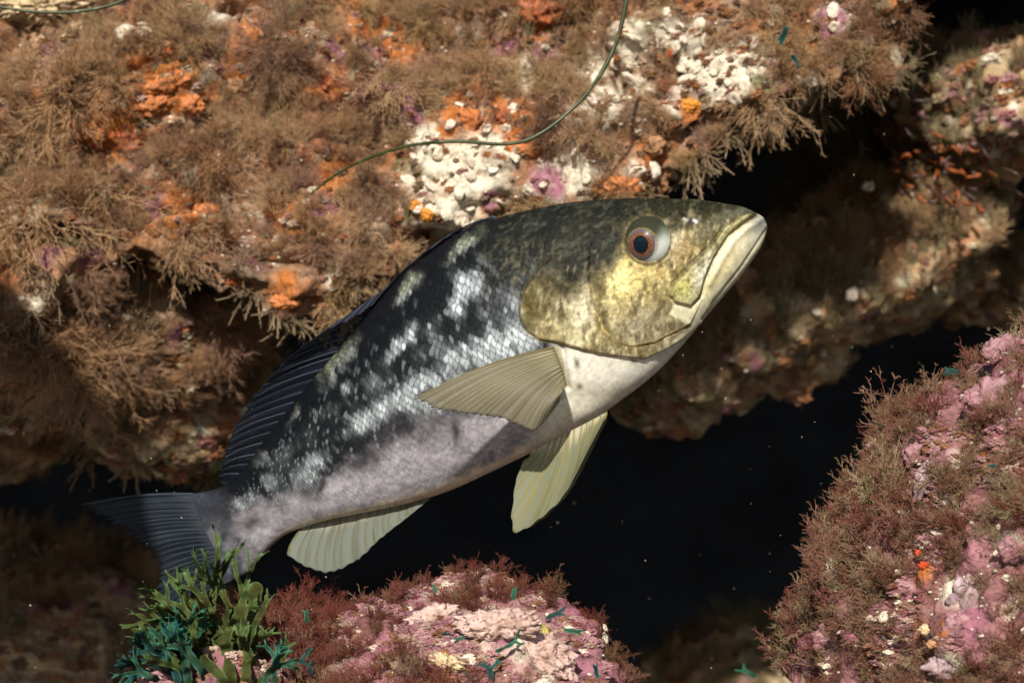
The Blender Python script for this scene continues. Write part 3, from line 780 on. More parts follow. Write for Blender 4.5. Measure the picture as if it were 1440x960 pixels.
fin('pectoral_fin', [(779, 488), (785, 503), (791, 520), (797, 541)], [(581, 562), (611, 575), (657, 583), (699, 588), (724, 597), (749, 607), (768, 590), (786, 566)],
    YS(.934, .934, .938), YS(.905, .915, .928), 24, (0.30, 0.28, 0.21), (0.15, 0.125, 0.055), 'long grey yellow fin with fine dark rays laid over the flank', belly=-0.010, seed=1, r0=0.00042, trans=0.35, wave=0.00012, ragged=.02, root=(0.50, 0.47, 0.34), clear=.28, bow=(-2, -9))
fin('pelvic_fin', [(748, 634), (790, 612), (825, 594), (853, 579)], [(735, 648), (722, 690), (722, 752), (770, 722), (796, 692), (824, 638), (848, 592)],
    YS(.975, .965, .965), YS(.97, .955, .945, .94, .95), 12, (0.27, 0.29, 0.20), (0.20, 0.165, 0.035), 'pale yellow green fin below the chest', seed=2, r0=0.0007, r1=0.0002, trans=0.4, wave=0.0003, ragged=.03, root=(0.52, 0.48, 0.36), clear=.3, bow=(4, 1))
fin('pelvic_fin', [(752, 640), (792, 618), (826, 600), (852, 585)], [(742, 655), (735, 690), (742, 742), (782, 714), (806, 684), (832, 634), (850, 596)],
    YS(1.012, 1.012, 1.0), YS(1.03, 1.04, 1.04, 1.03, 1.02), 12, (0.27, 0.29, 0.20), (0.20, 0.165, 0.035), seed=3, r0=0.0007, r1=0.0002, trans=0.4, wave=0.0003, ragged=.03, root=(0.52, 0.48, 0.36), clear=.3, bow=(4, 1))
fin('anal_fin', [(428, 738), (470, 728), (520, 717), (570, 706), (605, 697)], [(404, 780), (432, 798), (464, 806), (500, 790), (536, 757), (575, 726), (606, 700)],
    YS(1.050, 1.03, 1.012), YS(1.045, 1.02, 1.01), 17, (0.26, 0.29, 0.25), (0.11, 0.105, 0.045), 'pale translucent fin under the tail end of the belly', seed=4, r0=0.00045, trans=0.4, wave=0.0002, ragged=.03, root=(0.40, 0.37, 0.31), clear=.35, bow=(-6, 3))
fin('dorsal_fin', [(700, 308), (657, 325), (613, 352), (573, 383), (535, 421), (500, 466), (465, 508), (432, 548), (402, 584), (376, 618), (350, 654), (322, 682)],
    [(694, 306), (648, 322), (600, 354), (556, 391), (513, 438), (447, 472), (397, 509), (363, 546), (340, 580), (322, 610), (313, 645), (306, 676)],
    YS(.995, 1.005, 1.017, 1.033, 1.050, 1.074), YS(.995, 1.0, 1.01, 1.03, 1.05, 1.07), 28, (0.012, 0.017, 0.027), (0.045, 0.055, 0.08), 'dark blue fin folded back along the spine', seed=5, r0=0.00045, trans=0.15, wave=0.0003, clear=.3, ragged=.06, sweep=0.17, bow=(-4, -3))
fin('tail_fin', [(272, 694), (285, 722), (300, 752), (315, 785), (330, 813)], [(103, 712), (140, 730), (173, 750), (198, 768), (218, 795), (216, 830), (214, 872)],
    YS(1.090, 1.090, 1.090), YS(1.15, 1.13, 1.15), 24, (0.018, 0.026, 0.038), (0.045, 0.056, 0.072), 'dark bluish forked fin fading into the shade', seed=6, r0=0.0005, trans=0.2, wave=0.0003, ragged=.08, root=(0.055, 0.06, 0.075), clear=.4, bow=(0, -6))

# ------------------------------------------------------------------ growth on the rocks
rnd = random.Random(7)
def growth_mat(name, stops, trans=0.25, rough=0.7):
    M = Mat(name)
    r = M.n('ObjectInfo').outputs['Random']
    c = M.ramp(r, stops)
    c = M.mix(M.noise(60, 3, 0.6, M.n('NewGeometry').outputs['Position']).outputs[0], M.mix(0.0, c, c), M.mix(1.0, c, (0.5, 0.45, 0.4), 'MULTIPLY'))
    M.set(Base__Color=c, Roughness=rough); M.b.inputs['Specular IOR Level'].default_value = 0.2
    tr = M.n('BsdfTranslucent', Color=c); mx_ = M.n('MixShader'); mx_.inputs[0].default_value = trans
    M.t.links.new(M.b.outputs[0], mx_.inputs[1]); M.t.links.new(tr.outputs[0], mx_.inputs[2]); M.t.links.new(mx_.outputs[0], M.out.inputs['Surface'])
    return M.m
m_tan = growth_mat('tan_hydroid', [(0.0, (0.66, 0.41, 0.22)), (0.3, (0.78, 0.55, 0.33)), (0.5, (0.48, 0.25, 0.13)), (0.7, (0.70, 0.50, 0.26)), (0.85, (0.58, 0.35, 0.26)), (1.0, (0.36, 0.21, 0.12))], trans=0.35)
m_olive = growth_mat('olive_filament', [(0.0, (0.22, 0.19, 0.10)), (0.5, (0.30, 0.25, 0.14)), (1.0, (0.20, 0.15, 0.09))])
m_red = growth_mat('red_turf', [(0.0, (0.24, 0.07, 0.055)), (0.25, (0.36, 0.20, 0.14)), (0.5, (0.42, 0.29, 0.18)), (0.65, (0.26, 0.10, 0.08)), (0.8, (0.30, 0.24, 0.12)), (1.0, (0.50, 0.40, 0.25))])
m_dred = growth_mat('dark_red_turf', [(0.0, (0.20, 0.045, 0.035)), (0.3, (0.28, 0.11, 0.075)), (0.55, (0.16, 0.05, 0.035)), (0.75, (0.30, 0.18, 0.10)), (0.9, (0.24, 0.06, 0.06)), (1.0, (0.42, 0.32, 0.20))])
m_stub = growth_mat('pale_stub', [(0.0, (0.38, 0.29, 0.18)), (0.5, (0.30, 0.23, 0.14)), (1.0, (0.25, 0.17, 0.11))])

def stalks(rs, n, spread, curl, r0, k=6, lmin=0.65, droop=0.0):
    th = np.arccos(1 - rs.rand(n) * (1 - math.cos(spread))); ph = rs.rand(n) * 2 * math.pi
    d = np.stack([np.sin(th) * np.cos(ph), np.sin(th) * np.sin(ph), np.cos(th)], -1)
    L = lmin + (1 - lmin) * rs.rand(n)
    t = np.linspace(0, 1, k)
    bend = rs.randn(n, 3) * curl
    p = d[:, None] * (t[None, :, None] * L[:, None, None]) + bend[:, None] * (t ** 2)[None, :, None] * 0.5
    w = rs.randn(n, 1, 3) * np.sin(t * 6 + rs.rand(n, 1) * 6)[..., None] * 0.02
    base = rs.randn(n, 3) * np.array([0.10, 0.10, 0.02])
    return p + w + base[:, None], np.linspace(1, 0.45, k)[None] * r0 * np.ones((n, 1)), d
def tuft(name, seed, n, spread, curl, r0, side=10, slen=0.16, sides=3, lmin=0.6, knob=False, mat=None):
    rs = np.random.RandomState(seed)
    p, r, d = stalks(rs, n, spread, curl, r0, lmin=lmin)
    if knob: r[:, -2:] *= 2.0
    parts = [tubes(p, r, sides)]
    if side:
        tt = 0.25 + 0.75 * rs.rand(n, side)
        idx = tt * (p.shape[1] - 1); i0 = np.minimum(idx.astype(int), p.shape[1] - 2); fr = (idx - i0)[..., None]
        ar = np.arange(n)[:, None]
        b0 = p[ar, i0] * (1 - fr) + p[ar, i0 + 1] * fr
        tan = p[ar, i0 + 1] - p[ar, i0]; tan /= np.linalg.norm(tan, axis=2, keepdims=True)
        rv = rs.randn(n, side, 3); rv -= tan * (rv * tan).sum(2, keepdims=True); rv /= np.linalg.norm(rv, axis=2, keepdims=True)
        dirn = tan * 0.75 + rv * 0.65
        ll = slen * (0.5 + 0.8 * rs.rand(n, side)) * (1.15 - 0.5 * tt)
        b1 = b0 + dirn * ll[..., None] * 0.55; b2 = b1 + (dirn + 0.35 * tan) * ll[..., None] * 0.45
        sp = np.stack([b0, b1, b2], 2).reshape(-1, 3, 3)
        parts.append(tubes(sp, np.tile(np.array([0.55, 0.5, 0.35]) * r0 * (1.5 if knob else 1), (len(sp), 1)), 3))
    v, f = join(parts)
    return mesh_np(name, v, f, smooth=True)
def side_shoots(rs, p, per, length, k, r0, fwd=0.7, out=0.7, tmin=0.15):
    n, kk_ = p.shape[:2]
    tt = tmin + (1 - tmin) * rs.rand(n, per)
    idx = tt * (kk_ - 1); i0 = np.minimum(idx.astype(int), kk_ - 2); fr = (idx - i0)[..., None]; ar = np.arange(n)[:, None]
    b0 = p[ar, i0] * (1 - fr) + p[ar, i0 + 1] * fr
    tan = p[ar, i0 + 1] - p[ar, i0]; tan /= np.linalg.norm(tan, axis=2, keepdims=True) + 1e-9
    rv = rs.randn(n, per, 3); rv -= tan * (rv * tan).sum(2, keepdims=True); rv /= np.linalg.norm(rv, axis=2, keepdims=True) + 1e-9
    L = length * (0.45 + 0.9 * rs.rand(n, per)) * (1.2 - 0.6 * tt)
    t = np.linspace(0, 1, k)[None, None, :, None]
    q = b0[:, :, None] + (tan * fwd + rv * out)[:, :, None] * t * L[:, :, None, None] + (tan * 0.4 + rs.randn(n, per, 3) * 0.25)[:, :, None] * t ** 2 * L[:, :, None, None]
    return q.reshape(-1, k, 3), np.tile(np.linspace(1, .6, k) * r0, (n * per, 1))
def bush(name, seed, n, spread, r0, sec=8, ter=6, lsec=0.36, lter=0.11, curl=0.5):
    """a bushy colony: curved stems, side branches and short branchlets"""
    rs = np.random.RandomState(seed)
    p, r, d = stalks(rs, n, spread, curl, r0, k=5, lmin=0.45)
    s2, r2 = side_shoots(rs, p, sec, lsec, 4, r0 * .75)
    s3, r3 = side_shoots(rs, s2, ter, lter, 2, r0 * .6, .6, .8, .2)
    v, f = join([tubes(p, r, 3), tubes(s2, r2, 3), tubes(s3, r3, 3)])
    return mesh_np(name, v, f)
def with_mat(me, m):
    me.materials.append(m); return me
PLUME = [with_mat(bush('feathery_tuft', 500 + i, 20 + 3 * i, 1.05 + .08 * i, 0.0085), m_tan) for i in range(6)]
FUR = [with_mat(bush('furry_tuft', 520 + i, 90, 1.45, 0.0060, 7, 4, .26, .09, .35), m_tan) for i in range(3)]
STUB = [with_mat(tuft('stubby_tuft', 540 + i, 14, 0.75, 0.6, 0.022, 5, 0.20, 5, knob=True), m_stub) for i in range(4)]
HAIR = [with_mat(tuft('filament_tuft', 560 + i, 34, 0.42, 0.35, 0.012, 7, 0.10), m_olive) for i in range(4)]
REDT = [with_mat(bush('red_tuft', 580 + i, 12, 1.2, 0.014, 6, 4, .42, .15, .7), m_red) for i in range(4)]
DRED = [with_mat(bush('dark_red_tuft', 590 + i, 12, 1.2, 0.017, 6, 4, .42, .15, .7), m_dred) for i in range(4)]
FRNG = [with_mat(bush('fringe_tuft', 600 + i, 7, 0.55, 0.012, 8, 5, .22, .10, .6), m_red) for i in range(4)]

def in_frame(px, py, pad=40):
    return (px > -pad) & (px < 1440 + pad) & (py > -pad) & (py < 960 + pad)
def candidates(key, mask=None, face=-0.15, pad=40):
    v, n = ROCKS[key]; px, py = proj(v)
    view = v / np.linalg.norm(v, axis=1, keepdims=True)
    ok = in_frame(px, py, pad) & ((n * -view).sum(1) > face)
    if mask is not None: ok &= mask(px, py, v)
    return np.nonzero(ok)[0]
def pick(key, count, seed, gap=0.0, mask=None, face=-0.15, pad=40):
    rs = np.random.RandomState(seed); c = candidates(key, mask, face, pad)
    if not len(c): return [], [], []
    c = rs.permutation(c); v, n = ROCKS[key]
    if gap <= 0:
        c = c[:count]
    else:
        got, cells = [], {}
        for i in c:
            p = v[i]; k = tuple(np.floor(p / gap).astype(int))
            if any(np.sum((v[q] - p) ** 2) < gap * gap for dx in (-1, 0, 1) for dy in (-1, 0, 1) for dz in (-1, 0, 1) for q in cells.get((k[0] + dx, k[1] + dy, k[2] + dz), ())): continue
            got.append(i); cells.setdefault(k, []).append(i)
            if len(got) >= count: break
        c = np.array(got)
    px, py = proj(v[c])
    return v[c], n[c], np.stack([px, py], -1)
def aim(n, lean, rs_, jitter=0.35):
    d = Vector(n) + Vector(lean) + Vector([rs_.gauss(0, jitter) for _ in range(3)])
    return d.normalized().to_track_quat('Z', 'Y') @ Quaternion((0, 0, 1), rs_.random() * 6.28)
def place(name, mesh, p, q, s, label, cat, group=None):
    o = bpy.data.objects.new(name, mesh); COL.objects.link(o)
    o.location = Vector(p); o.rotation_mode = 'QUATERNION'; o.rotation_quaternion = q; o.scale = (s, s, s) if not isinstance(s, tuple) else s
    o['label'] = label; o['category'] = cat
    if group: o['group'] = group
    return o
def surf(key, px, py, r=10):
    v, n = ROCKS[key]; x, y = proj(v)
    d = np.hypot(x - px, y - py); d = d + 400 * (v[:, 1] - v[:, 1].min()) * (1 if key != 'overhang' else 0.3)
    i = np.argmin(d)
    return v[i], n[i]

# countless small growth: one object per rock
def turf(name, key, count, meshes, size, lean, seed, label, mask=None, face=-0.3, jitter=0.4, pad=60):
    p, n, _ = pick(key, count, seed, 0, mask, face, pad)
    if not len(p): return
    rs_ = random.Random(seed)
    me = bpy.data.meshes.new(name); me.from_pydata([tuple(x) for x in p], [], [])
    rot = me.attributes.new('turn', 'FLOAT_VECTOR', 'POINT'); scl = me.attributes.new('size', 'FLOAT', 'POINT'); ix = me.attributes.new('which', 'INT', 'POINT')
    rot.data.foreach_set('vector', np.array([aim(x, lean, rs_, jitter).to_euler()[:] for x in n], np.float32).ravel())
    scl.data.foreach_set('value', np.array([rs_.uniform(*size) for _ in n], np.float32))
    ix.data.foreach_set('value', np.array([rs_.randrange(len(meshes)) for _ in n], np.int32))
    src = bpy.data.collections.new(name + '_kinds')
    for i, m in enumerate(meshes):
        src.objects.link(bpy.data.objects.new('%s_kind_%d' % (name, i), m))
    ng = bpy.data.node_groups.new(name, 'GeometryNodeTree')
    ng.interface.new_socket('Geometry', in_out='INPUT', socket_type='NodeSocketGeometry'); ng.interface.new_socket('Geometry', in_out='OUTPUT', socket_type='NodeSocketGeometry')
    N = ng.nodes.new; gi, go, iop, ci = N('NodeGroupInput'), N('NodeGroupOutput'), N('GeometryNodeInstanceOnPoints'), N('GeometryNodeCollectionInfo')
    ci.inputs['Collection'].default_value = src; ci.inputs['Separate Children'].default_value = True; ci.inputs['Reset Children'].default_value = True
    def na(nm, dt):
        x = N('GeometryNodeInputNamedAttribute'); x.data_type = dt; x.inputs['Name'].default_value = nm; return x.outputs['Attribute']
    iop.inputs['Pick Instance'].default_value = True
    e2r = N('FunctionNodeEulerToRotation')
    L = ng.links.new
    L(gi.outputs[0], iop.inputs['Points']); L(ci.outputs[0], iop.inputs['Instance']); L(na('which', 'INT'), iop.inputs['Instance Index'])
    L(na('turn', 'FLOAT_VECTOR'), e2r.inputs[0]); L(e2r.outputs[0], iop.inputs['Rotation']); L(na('size', 'FLOAT'), iop.inputs['Scale']); L(iop.outputs[0], go.inputs[0])
    o = obj(name, me, kind='stuff', label=label); md = o.modifiers.new('scatter', 'NODES'); md.node_group = ng
    return o

def lump(name, seed, level=3, flat=0.7, amp=0.5, cell=2.2):
    d, f = ico(level); q = d + seed * 3.7
    r = 0.60 + 1.5 * amp * (0.5 - worley(q * cell, seed)) + 0.45 * fbm(q * 2.4, 3, seed) + 0.16 * fbm(q * 8, 2, seed)
    v = d * np.maximum(r, .15)[:, None] * np.array([1.25, .85, flat])
    return mesh_np(name, v, f, smooth=False)
m_node = growth_mat('coralline_nodule', [(0.0, (0.30, 0.13, 0.16)), (0.2, (0.48, 0.27, 0.29)), (0.34, (0.20, 0.06, 0.065)), (0.48, (0.26, 0.15, 0.17)), (0.58, (0.52, 0.40, 0.30)), (0.66, (0.18, 0.07, 0.04)), (0.80, (0.26, 0.14, 0.08)), (0.92, (0.46, 0.24, 0.26)), (0.97, (0.80, 0.74, 0.62))], trans=0.08, rough=0.45)
m_brownnode = growth_mat('brown_nodule', [(0.0, (0.20, 0.11, 0.06)), (0.25, (0.36, 0.15, 0.06)), (0.5, (0.14, 0.09, 0.06)), (0.7, (0.32, 0.24, 0.15)), (0.85, (0.30, 0.12, 0.12)), (0.97, (0.66, 0.58, 0.44))], trans=0.05, rough=0.5)
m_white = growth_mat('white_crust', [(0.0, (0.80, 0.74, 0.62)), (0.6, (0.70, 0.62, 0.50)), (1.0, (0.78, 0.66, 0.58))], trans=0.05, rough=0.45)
NODE = [with_mat(lump('nodule', 640 + i, 3), m_node) for i in range(5)]
BNODE = [with_mat(lump('brown_nodule', 650 + i, 3), m_brownnode) for i in range(5)]
UPN, DOWN = (0, -0.2, 0.5), (0, -0.3, -0.7)
def patchy(scale, thr, seed, spots=None):
    def f(px, py, v):
        m = fbm(v * scale, 3, seed) > thr
        if spots is not None: m &= zone(px, py, spots, v, 61) < 0.35
        return m
    return f
KEEP_OPEN = [(x, y, r * 1.15) for x, y, r in WHITE] + [(x, y, r * 0.95) for x, y, r in ORANGEZ]
turf('brown_crust_nodules', 'overhang', 2600, BNODE, (0.0015, 0.006), (0, 0, 0), 701, 'small brown and orange lumps crusting the overhang')
turf('tan_turf', 'overhang', 900, PLUME + PLUME + REDT + HAIR[:2], (0.008, 0.020), DOWN, 702, 'short tan turf covering the overhang', patchy(24, 0.03, 3, KEEP_OPEN), jitter=0.55)
turf('ledge_turf', 'ledge', 420, PLUME + STUB, (0.012, 0.030), DOWN, 703, 'short tan turf on the shaded ledge', patchy(16, 0, 4), jitter=0.5)
turf('ledge_nodules', 'ledge', 700, BNODE, (0.003, 0.009), (0, 0, 0), 723, 'small brown lumps on the shaded ledge')
turf('lump_turf', 'lump', 240, PLUME + STUB, (0.012, 0.03), DOWN, 704, 'short tan turf on the dim rock lump', patchy(16, 0, 5), jitter=0.5)
turf('lump_nodules', 'lump', 400, BNODE, (0.003, 0.010), (0, 0, 0), 724, 'small brown lumps on the dim rock lump')
turf('hanging_rock_turf', 'hang', 110, STUB + PLUME, (0.02, 0.035), DOWN, 705, 'pale stubs on the dark hanging rock', jitter=0.4)
turf('boulder_turf', 'leftlow', 360, PLUME + STUB, (0.012, 0.034), (0, -.2, .2), 706, 'dim brown turf on the lower left boulder', patchy(12, 0, 6))
turf('boulder_nodules', 'leftlow', 700, BNODE, (0.003, 0.012), (0, 0, 0), 726, 'small lumps on the lower left boulder')
turf('rear_turf', 'rear', 760, PLUME[:3] + HAIR, (0.010, 0.028), (0, -.2, -.3), 707, 'turf on the shaded rock behind the head', patchy(14, 0, 7), jitter=.5)
turf('rear_nodules', 'rear', 800, BNODE, (0.002, 0.008), (0, 0, 0), 727, 'small lumps on the shaded rock behind the head')
turf('back_filaments', 'rear2', 620, HAIR, (0.03, 0.065), (0.35, -.3, -1.1), 708, 'olive filaments hanging on the rock right of the snout', jitter=.25)
turf('distant_turf', 'rear3', 160, HAIR, (0.012, 0.03), (0, -.2, 0), 709, 'dim turf on the far rock at the right edge', patchy(14, 0, 8))
turf('distant_nodules', 'rear3', 400, BNODE, (0.003, 0.012), (0, 0, 0), 729, 'small lumps on the far rock at the right edge')
turf('upper_turf', 'upright', 200, HAIR, (0.010, 0.024), (0, -.2, 0), 710, 'olive turf on the upper right rock', patchy(18, 0.05, 9))
turf('upper_nodules', 'upright', 600, BNODE + NODE[:1], (0.003, 0.010), (0, 0, 0), 730, 'small lumps on the upper right rock')
turf('sandy_turf', 'sandy', 200, HAIR, (0.012, 0.03), (0.2, -.2, .6), 711, 'dim filaments on the olive rock in the gap')
turf('pink_nodules', 'right', 2000, NODE, (0.001, 0.0045), (0, 0, 0), 712, 'small pink and cream lumps on the right rock slope', patchy(30, 0.02, 15), face=-.1)
turf('slope_turf', 'right', 1000, REDT + DRED[:2] + FRNG, (0.006, 0.016), (-.35, -.1, .35), 713, 'reddish brown turf on the right rock slope', patchy(34, -0.02, 10), face=-.4, jitter=.6)
edge_of_slope = lambda px, py, v: (px < np.interp(py, [440, 540, 620, 700, 760, 870, 960], [1420, 1300, 1250, 1265, 1290, 1180, 1100]))
turf('slope_fringe', 'right', 150, FRNG, (0.014, 0.034), (-.9, -.1, .15), 733, 'brown filament fringe along the edge of the right rock slope', lambda px, py, v: edge_of_slope(px, py, v) & (fbm(v * 24, 3, 12) > -.1), face=-.5, jitter=.45)
turf('mound_nodules', 'mound', 1900, NODE, (0.001, 0.005), (0, 0, 0), 714, 'small pink and cream lumps on the bottom mound', patchy(30, 0.02, 16), face=-.1)
turf('mound_turf', 'mound', 260, DRED, (0.005, 0.015), (0, 0, .6), 715, 'dark red turf around the bottom mound', lambda px, py, v: (np.hypot((px - 720) / 130, (py - 915) / 50) > 1) & (fbm(v * 28, 3, 11) > np.where(py < 860, -.2, 0.02)), face=-.6)
turf('foot_nodules', 'knob', 500, NODE, (0.002, 0.007), (0, 0, 0), 716, 'small pink lumps on the rock under the seaweed')
turf('dark_red_turf', 'dred', 300, DRED, (0.008, 0.020), (0, 0, .7), 717, 'dark red turf beside the forked seaweed', face=-.6)
SPARKLE = [with_mat(lump('sparkle_speck', 660 + i, 2), m_white) for i in range(4)]  # white specks standing in for bright sparkling highlights on the reef
turf('overhang_specks', 'overhang', 900, SPARKLE, (0.0005, 0.0022), (0, 0, 0), 741, 'tiny pale specks put in as sparkles on the overhang', face=0)
turf('slope_specks', 'right', 420, SPARKLE, (0.0004, 0.0018), (0, 0, 0), 742, 'tiny pale specks put in as sparkles on the pink slope', face=0)
turf('mound_specks', 'mound', 240, SPARKLE, (0.0004, 0.0016), (0, 0, 0), 743, 'tiny pale specks put in as sparkles on the pink mound', face=0)
turf('rear_specks', 'rear', 160, SPARKLE, (0.0008, 0.003), (0, 0, 0), 744, 'tiny pale specks put in as sparkles on the shaded rear rock', face=0)
turf('rear_fringe', 'rear', 170, HAIR, (0.022, 0.045), (0.3, -.2, -1.0), 751, 'olive filaments along the lower edge of the rear rock', lambda px, py, v: py > np.interp(px, [950, 1350], [520, 330]), face=-.7, jitter=.35)

# ------------------------------------------------------------------ single tufts one can tell apart
rt = random.Random(21)
MARKS = [('the top left corner crust', 62, 6), ('the largest orange sponge', 232, 118), ('the left orange sponge', 125, 185), ('the furry pompom', 385, 78), ('the rust red centre sponge', 450, 122),
         ('the top edge orange sponge', 762, 16), ('the bright white patch', 640, 235), ('the bend of the grass blade', 740, 200), ('the lower end of the grass blade', 432, 276), ('the twin amber sponges', 592, 296),
         ('the scarlet sponge among shells', 946, 76), ('the tan sponge above the eye', 916, 205), ('the teal fronds', 1110, 60), ('the nape of the fish', 830, 285), ('the fish snout', 1070, 305), ('the big furry clump', 100, 500),
         ('the orange lip sponge', 400, 425), ('the fish back', 600, 350), ('the large lilac plate', 1360, 838), ('the top of the pink slope', 1410, 490), ('the scarlet slope sponges', 1295, 786), ('the small cream sponge', 1300, 885), ('the middle pinkish ridge', 1300, 680),
         ('the lowest pink clump', 1160, 895), ('the dorsal fin', 380, 540), ('the fish chin', 1000, 430), ('the upper right rock', 1380, 160)]
ORD = ['', ', second outward', ', third outward', ', fourth outward', ', fifth outward', ', sixth outward', ', seventh outward', ', eighth outward', ', ninth outward']
def name_by_marks(items):
    """items: (object, phrase, px, py); say which one by the nearest landmark, the side of it and the order outward"""
    seen = {}
    for o, ph, x, y in items:
        m = min(MARKS, key=lambda k: (k[1] - x) ** 2 + (k[2] - y) ** 2)
        dx, dy = x - m[1], y - m[2]
        side = 'over' if math.hypot(dx, dy) < 9 else (('right of' if dx > 0 else 'left of') if abs(dx) > 2.2 * abs(dy) else ('below' if dy > 0 else 'above') if abs(dy) > 2.2 * abs(dx) else ('below and ' if dy > 0 else 'above and ') + ('right of' if dx > 0 else 'left of'))
        seen.setdefault((ph, side, m[0]), []).append((dx * dx + dy * dy, o))
    for (ph, side, m), l in seen.items():
        for k, (_, o) in enumerate(sorted(l, key=lambda q: q[0])):
            o['label'] = '%s %s %s%s' % (ph, side, m, ORD[min(k, 8)])
named = []
open_mask = patchy(15, -0.12, 14, KEEP_OPEN)
p_, n_, xy = pick('overhang', 125, 801, 0.024, open_mask, 0.05, 20)
for p, n, (x, y) in zip(p_, n_, xy):
    furry = rt.random() < 0.22
    s = rt.uniform(0.018, 0.036) * (0.85 if furry else 1)
    o_ = place('hydroid_tuft', rt.choice(FUR if furry else PLUME + PLUME + REDT[:2]), p - n * 0.004, aim(n * 0.8, (0, -0.25, -0.8), rt, 0.30), s,
          'tuft', 'hydroid', 'tufts growing on the overhang')
    named.append((o_, 'furry tan tuft' if furry else 'feathery tan tuft', x, y))
lipm = lambda px, py, v: (py > np.interp(px, [0, 330, 430, 520, 620, 720, 930, 985, 1060, 1190, 1250], [355, 400, 405, 385, 335, 290, 240, 190, 145, 85, 30])) & (v[:, 1] < 1.32)
p_, n_, xy = pick('overhang', 46, 811, 0.016, lipm, -0.5, 10)
for p, n, (x, y) in zip(p_, n_, xy):
    o_ = place('stubby_tuft', rt.choice(STUB), p - n * 0.003, aim(n * 0.4, (0, -0.2, -1.1), rt, 0.25), rt.uniform(0.016, 0.030), 'tuft', 'hydroid', 'stubby tufts along the overhang lip')
    named.append((o_, 'pale stubby lip tuft', x, y))
p_, n_, xy = pick('lump', 14, 815, 0.03, None, 0.0, 10)
for p, n, (x, y) in zip(p_, n_, xy):
    o_ = place('stubby_tuft', rt.choice(STUB), p - n * 0.003, aim(n * 0.4, (0, -0.2, -1.1), rt, 0.3), rt.uniform(0.028, 0.045), 'tuft', 'hydroid', 'stubby tufts on the dim rock lump')
    named.append((o_, 'dim stubby tuft', x, y))
# the large ones
for key, x, y, s, lean, lab in [
        ('overhang', 385, 78, 0.042, (0.1, -.8, -.2), 'round furry tan pompom right of the orange sponges at the top'),
        ('overhang', 290, 215, 0.050, (0, -.8, -.7), 'broad furry tan tuft just under the orange sponges'),
        ('overhang', 90, 120, 0.055, (0.5, -.6, -.7), 'long feathery grey brown tuft at the upper left edge'),
        ('overhang', 60, 190, 0.050, (0.5, -.6, -.8), 'long feathery brown tuft at the left edge below another'),
        ('overhang', 150, 270, 0.050, (0.1, -.5, -1.0), 'drooping feathery tuft below the left orange sponge'),
        ('overhang', 40, 290, 0.052, (0.0, -.5, -1.1), 'drooping feathery tuft at the left edge above the shaded cleft'),
        ('overhang', 545, 130, 0.040, (0.5, -.7, -.5), 'fan shaped tan tuft above the grass blade'),
        ('overhang', 270, 330, 0.040, (0.2, -.5, -1.0), 'small drooping tuft over the shaded cleft'),
        ('ledge', 90, 500, 0.066, (0.1, -1.0, -1.0), 'big furry tan clump hanging at the left edge above the tail'),
        ('ledge', 140, 520, 0.056, (0.25, -1.0, -.9), 'furry tan clump beside the big clump at the left edge'),
        ('ledge', 60, 460, 0.050, (-0.3, -1.0, -.6), 'furry tan clump on top of the big clump at the left edge'),
        ('ledge', 310, 455, 0.042, (0.4, -.8, -.9), 'ragged tan tuft in the shade just left of the fish back')]:
    p, n = surf(key, x, y)
    fu = 'furry' in lab
    o = place('hydroid_clump', (FUR if fu else PLUME)[rt.randrange(3)], np.array(p) - np.array(n) * 0.006, aim(np.array(n) * 0.35, lean, rt, 0.08), s, lab, 'hydroid')

# ------------------------------------------------------------------ sponges, shells and plates on the rocks
def crust_mat(name, c, rough=0.5, dark=0.45):
    M = Mat(name); co = M.coord()
    nz_ = M.noise(160, 4, 0.6, co)
    c2 = M.ramp(nz_.outputs[0], [(0.3, [x * dark for x in c]), (0.65, c)])
    c2 = M.mix(M.ramp(M.noise(55, 5, 0.7, co).outputs[0], [(0.48, grey(0)), (0.62, grey(0.75))]), c2, (c[0] * .42, c[1] * .36, c[2] * .3))
    M.set(Base__Color=c2, Roughness=rough)
    po = M.n('TexVoronoi', Scale=330.0); M.put(po.inputs['Vector'], co)
    c3 = M.mix(M.ramp(po.outputs['Distance'], [(.12, grey(.8)), (.30, grey(0))]), c2, [x * .25 for x in c]); M.set(Base__Color=c3)
    M.b.inputs['Subsurface Weight'].default_value = 0.15; M.b.inputs['Subsurface Radius'].default_value = (0.004, 0.002, 0.001)
    M.b.inputs['Specular IOR Level'].default_value = 0.3
    M.bump(M.math('ADD', nz_.outputs[0], M.ramp(po.outputs['Distance'], [(.1, grey(0)), (.35, grey(.6))])), 0.6, 0.002)
    return M.m
m_sp = crust_mat('orange_sponge', (0.62, 0.22, 0.07)); m_spr = crust_mat('rust_sponge', (0.42, 0.12, 0.04)); m_spy = crust_mat('amber_sponge', (0.75, 0.30, 0.03)); m_spred = crust_mat('scarlet_sponge', (0.75, 0.09, 0.02))
m_sht = crust_mat('tan_sponge', (0.50, 0.28, 0.15)); m_lilac = crust_mat('lilac_plate', (0.42, 0.30, 0.32), dark=.6); m_plate = crust_mat('pale_pink_plate', (0.60, 0.42, 0.37), dark=.6); m_pplate = crust_mat('pink_plate', (0.34, 0.17, 0.19), dark=.6); m_cream = crust_mat('cream_ridge', (0.72, 0.55, 0.33), dark=.4); m_ivory = crust_mat('ivory_shell', (0.80, 0.76, 0.68), .35, .6)
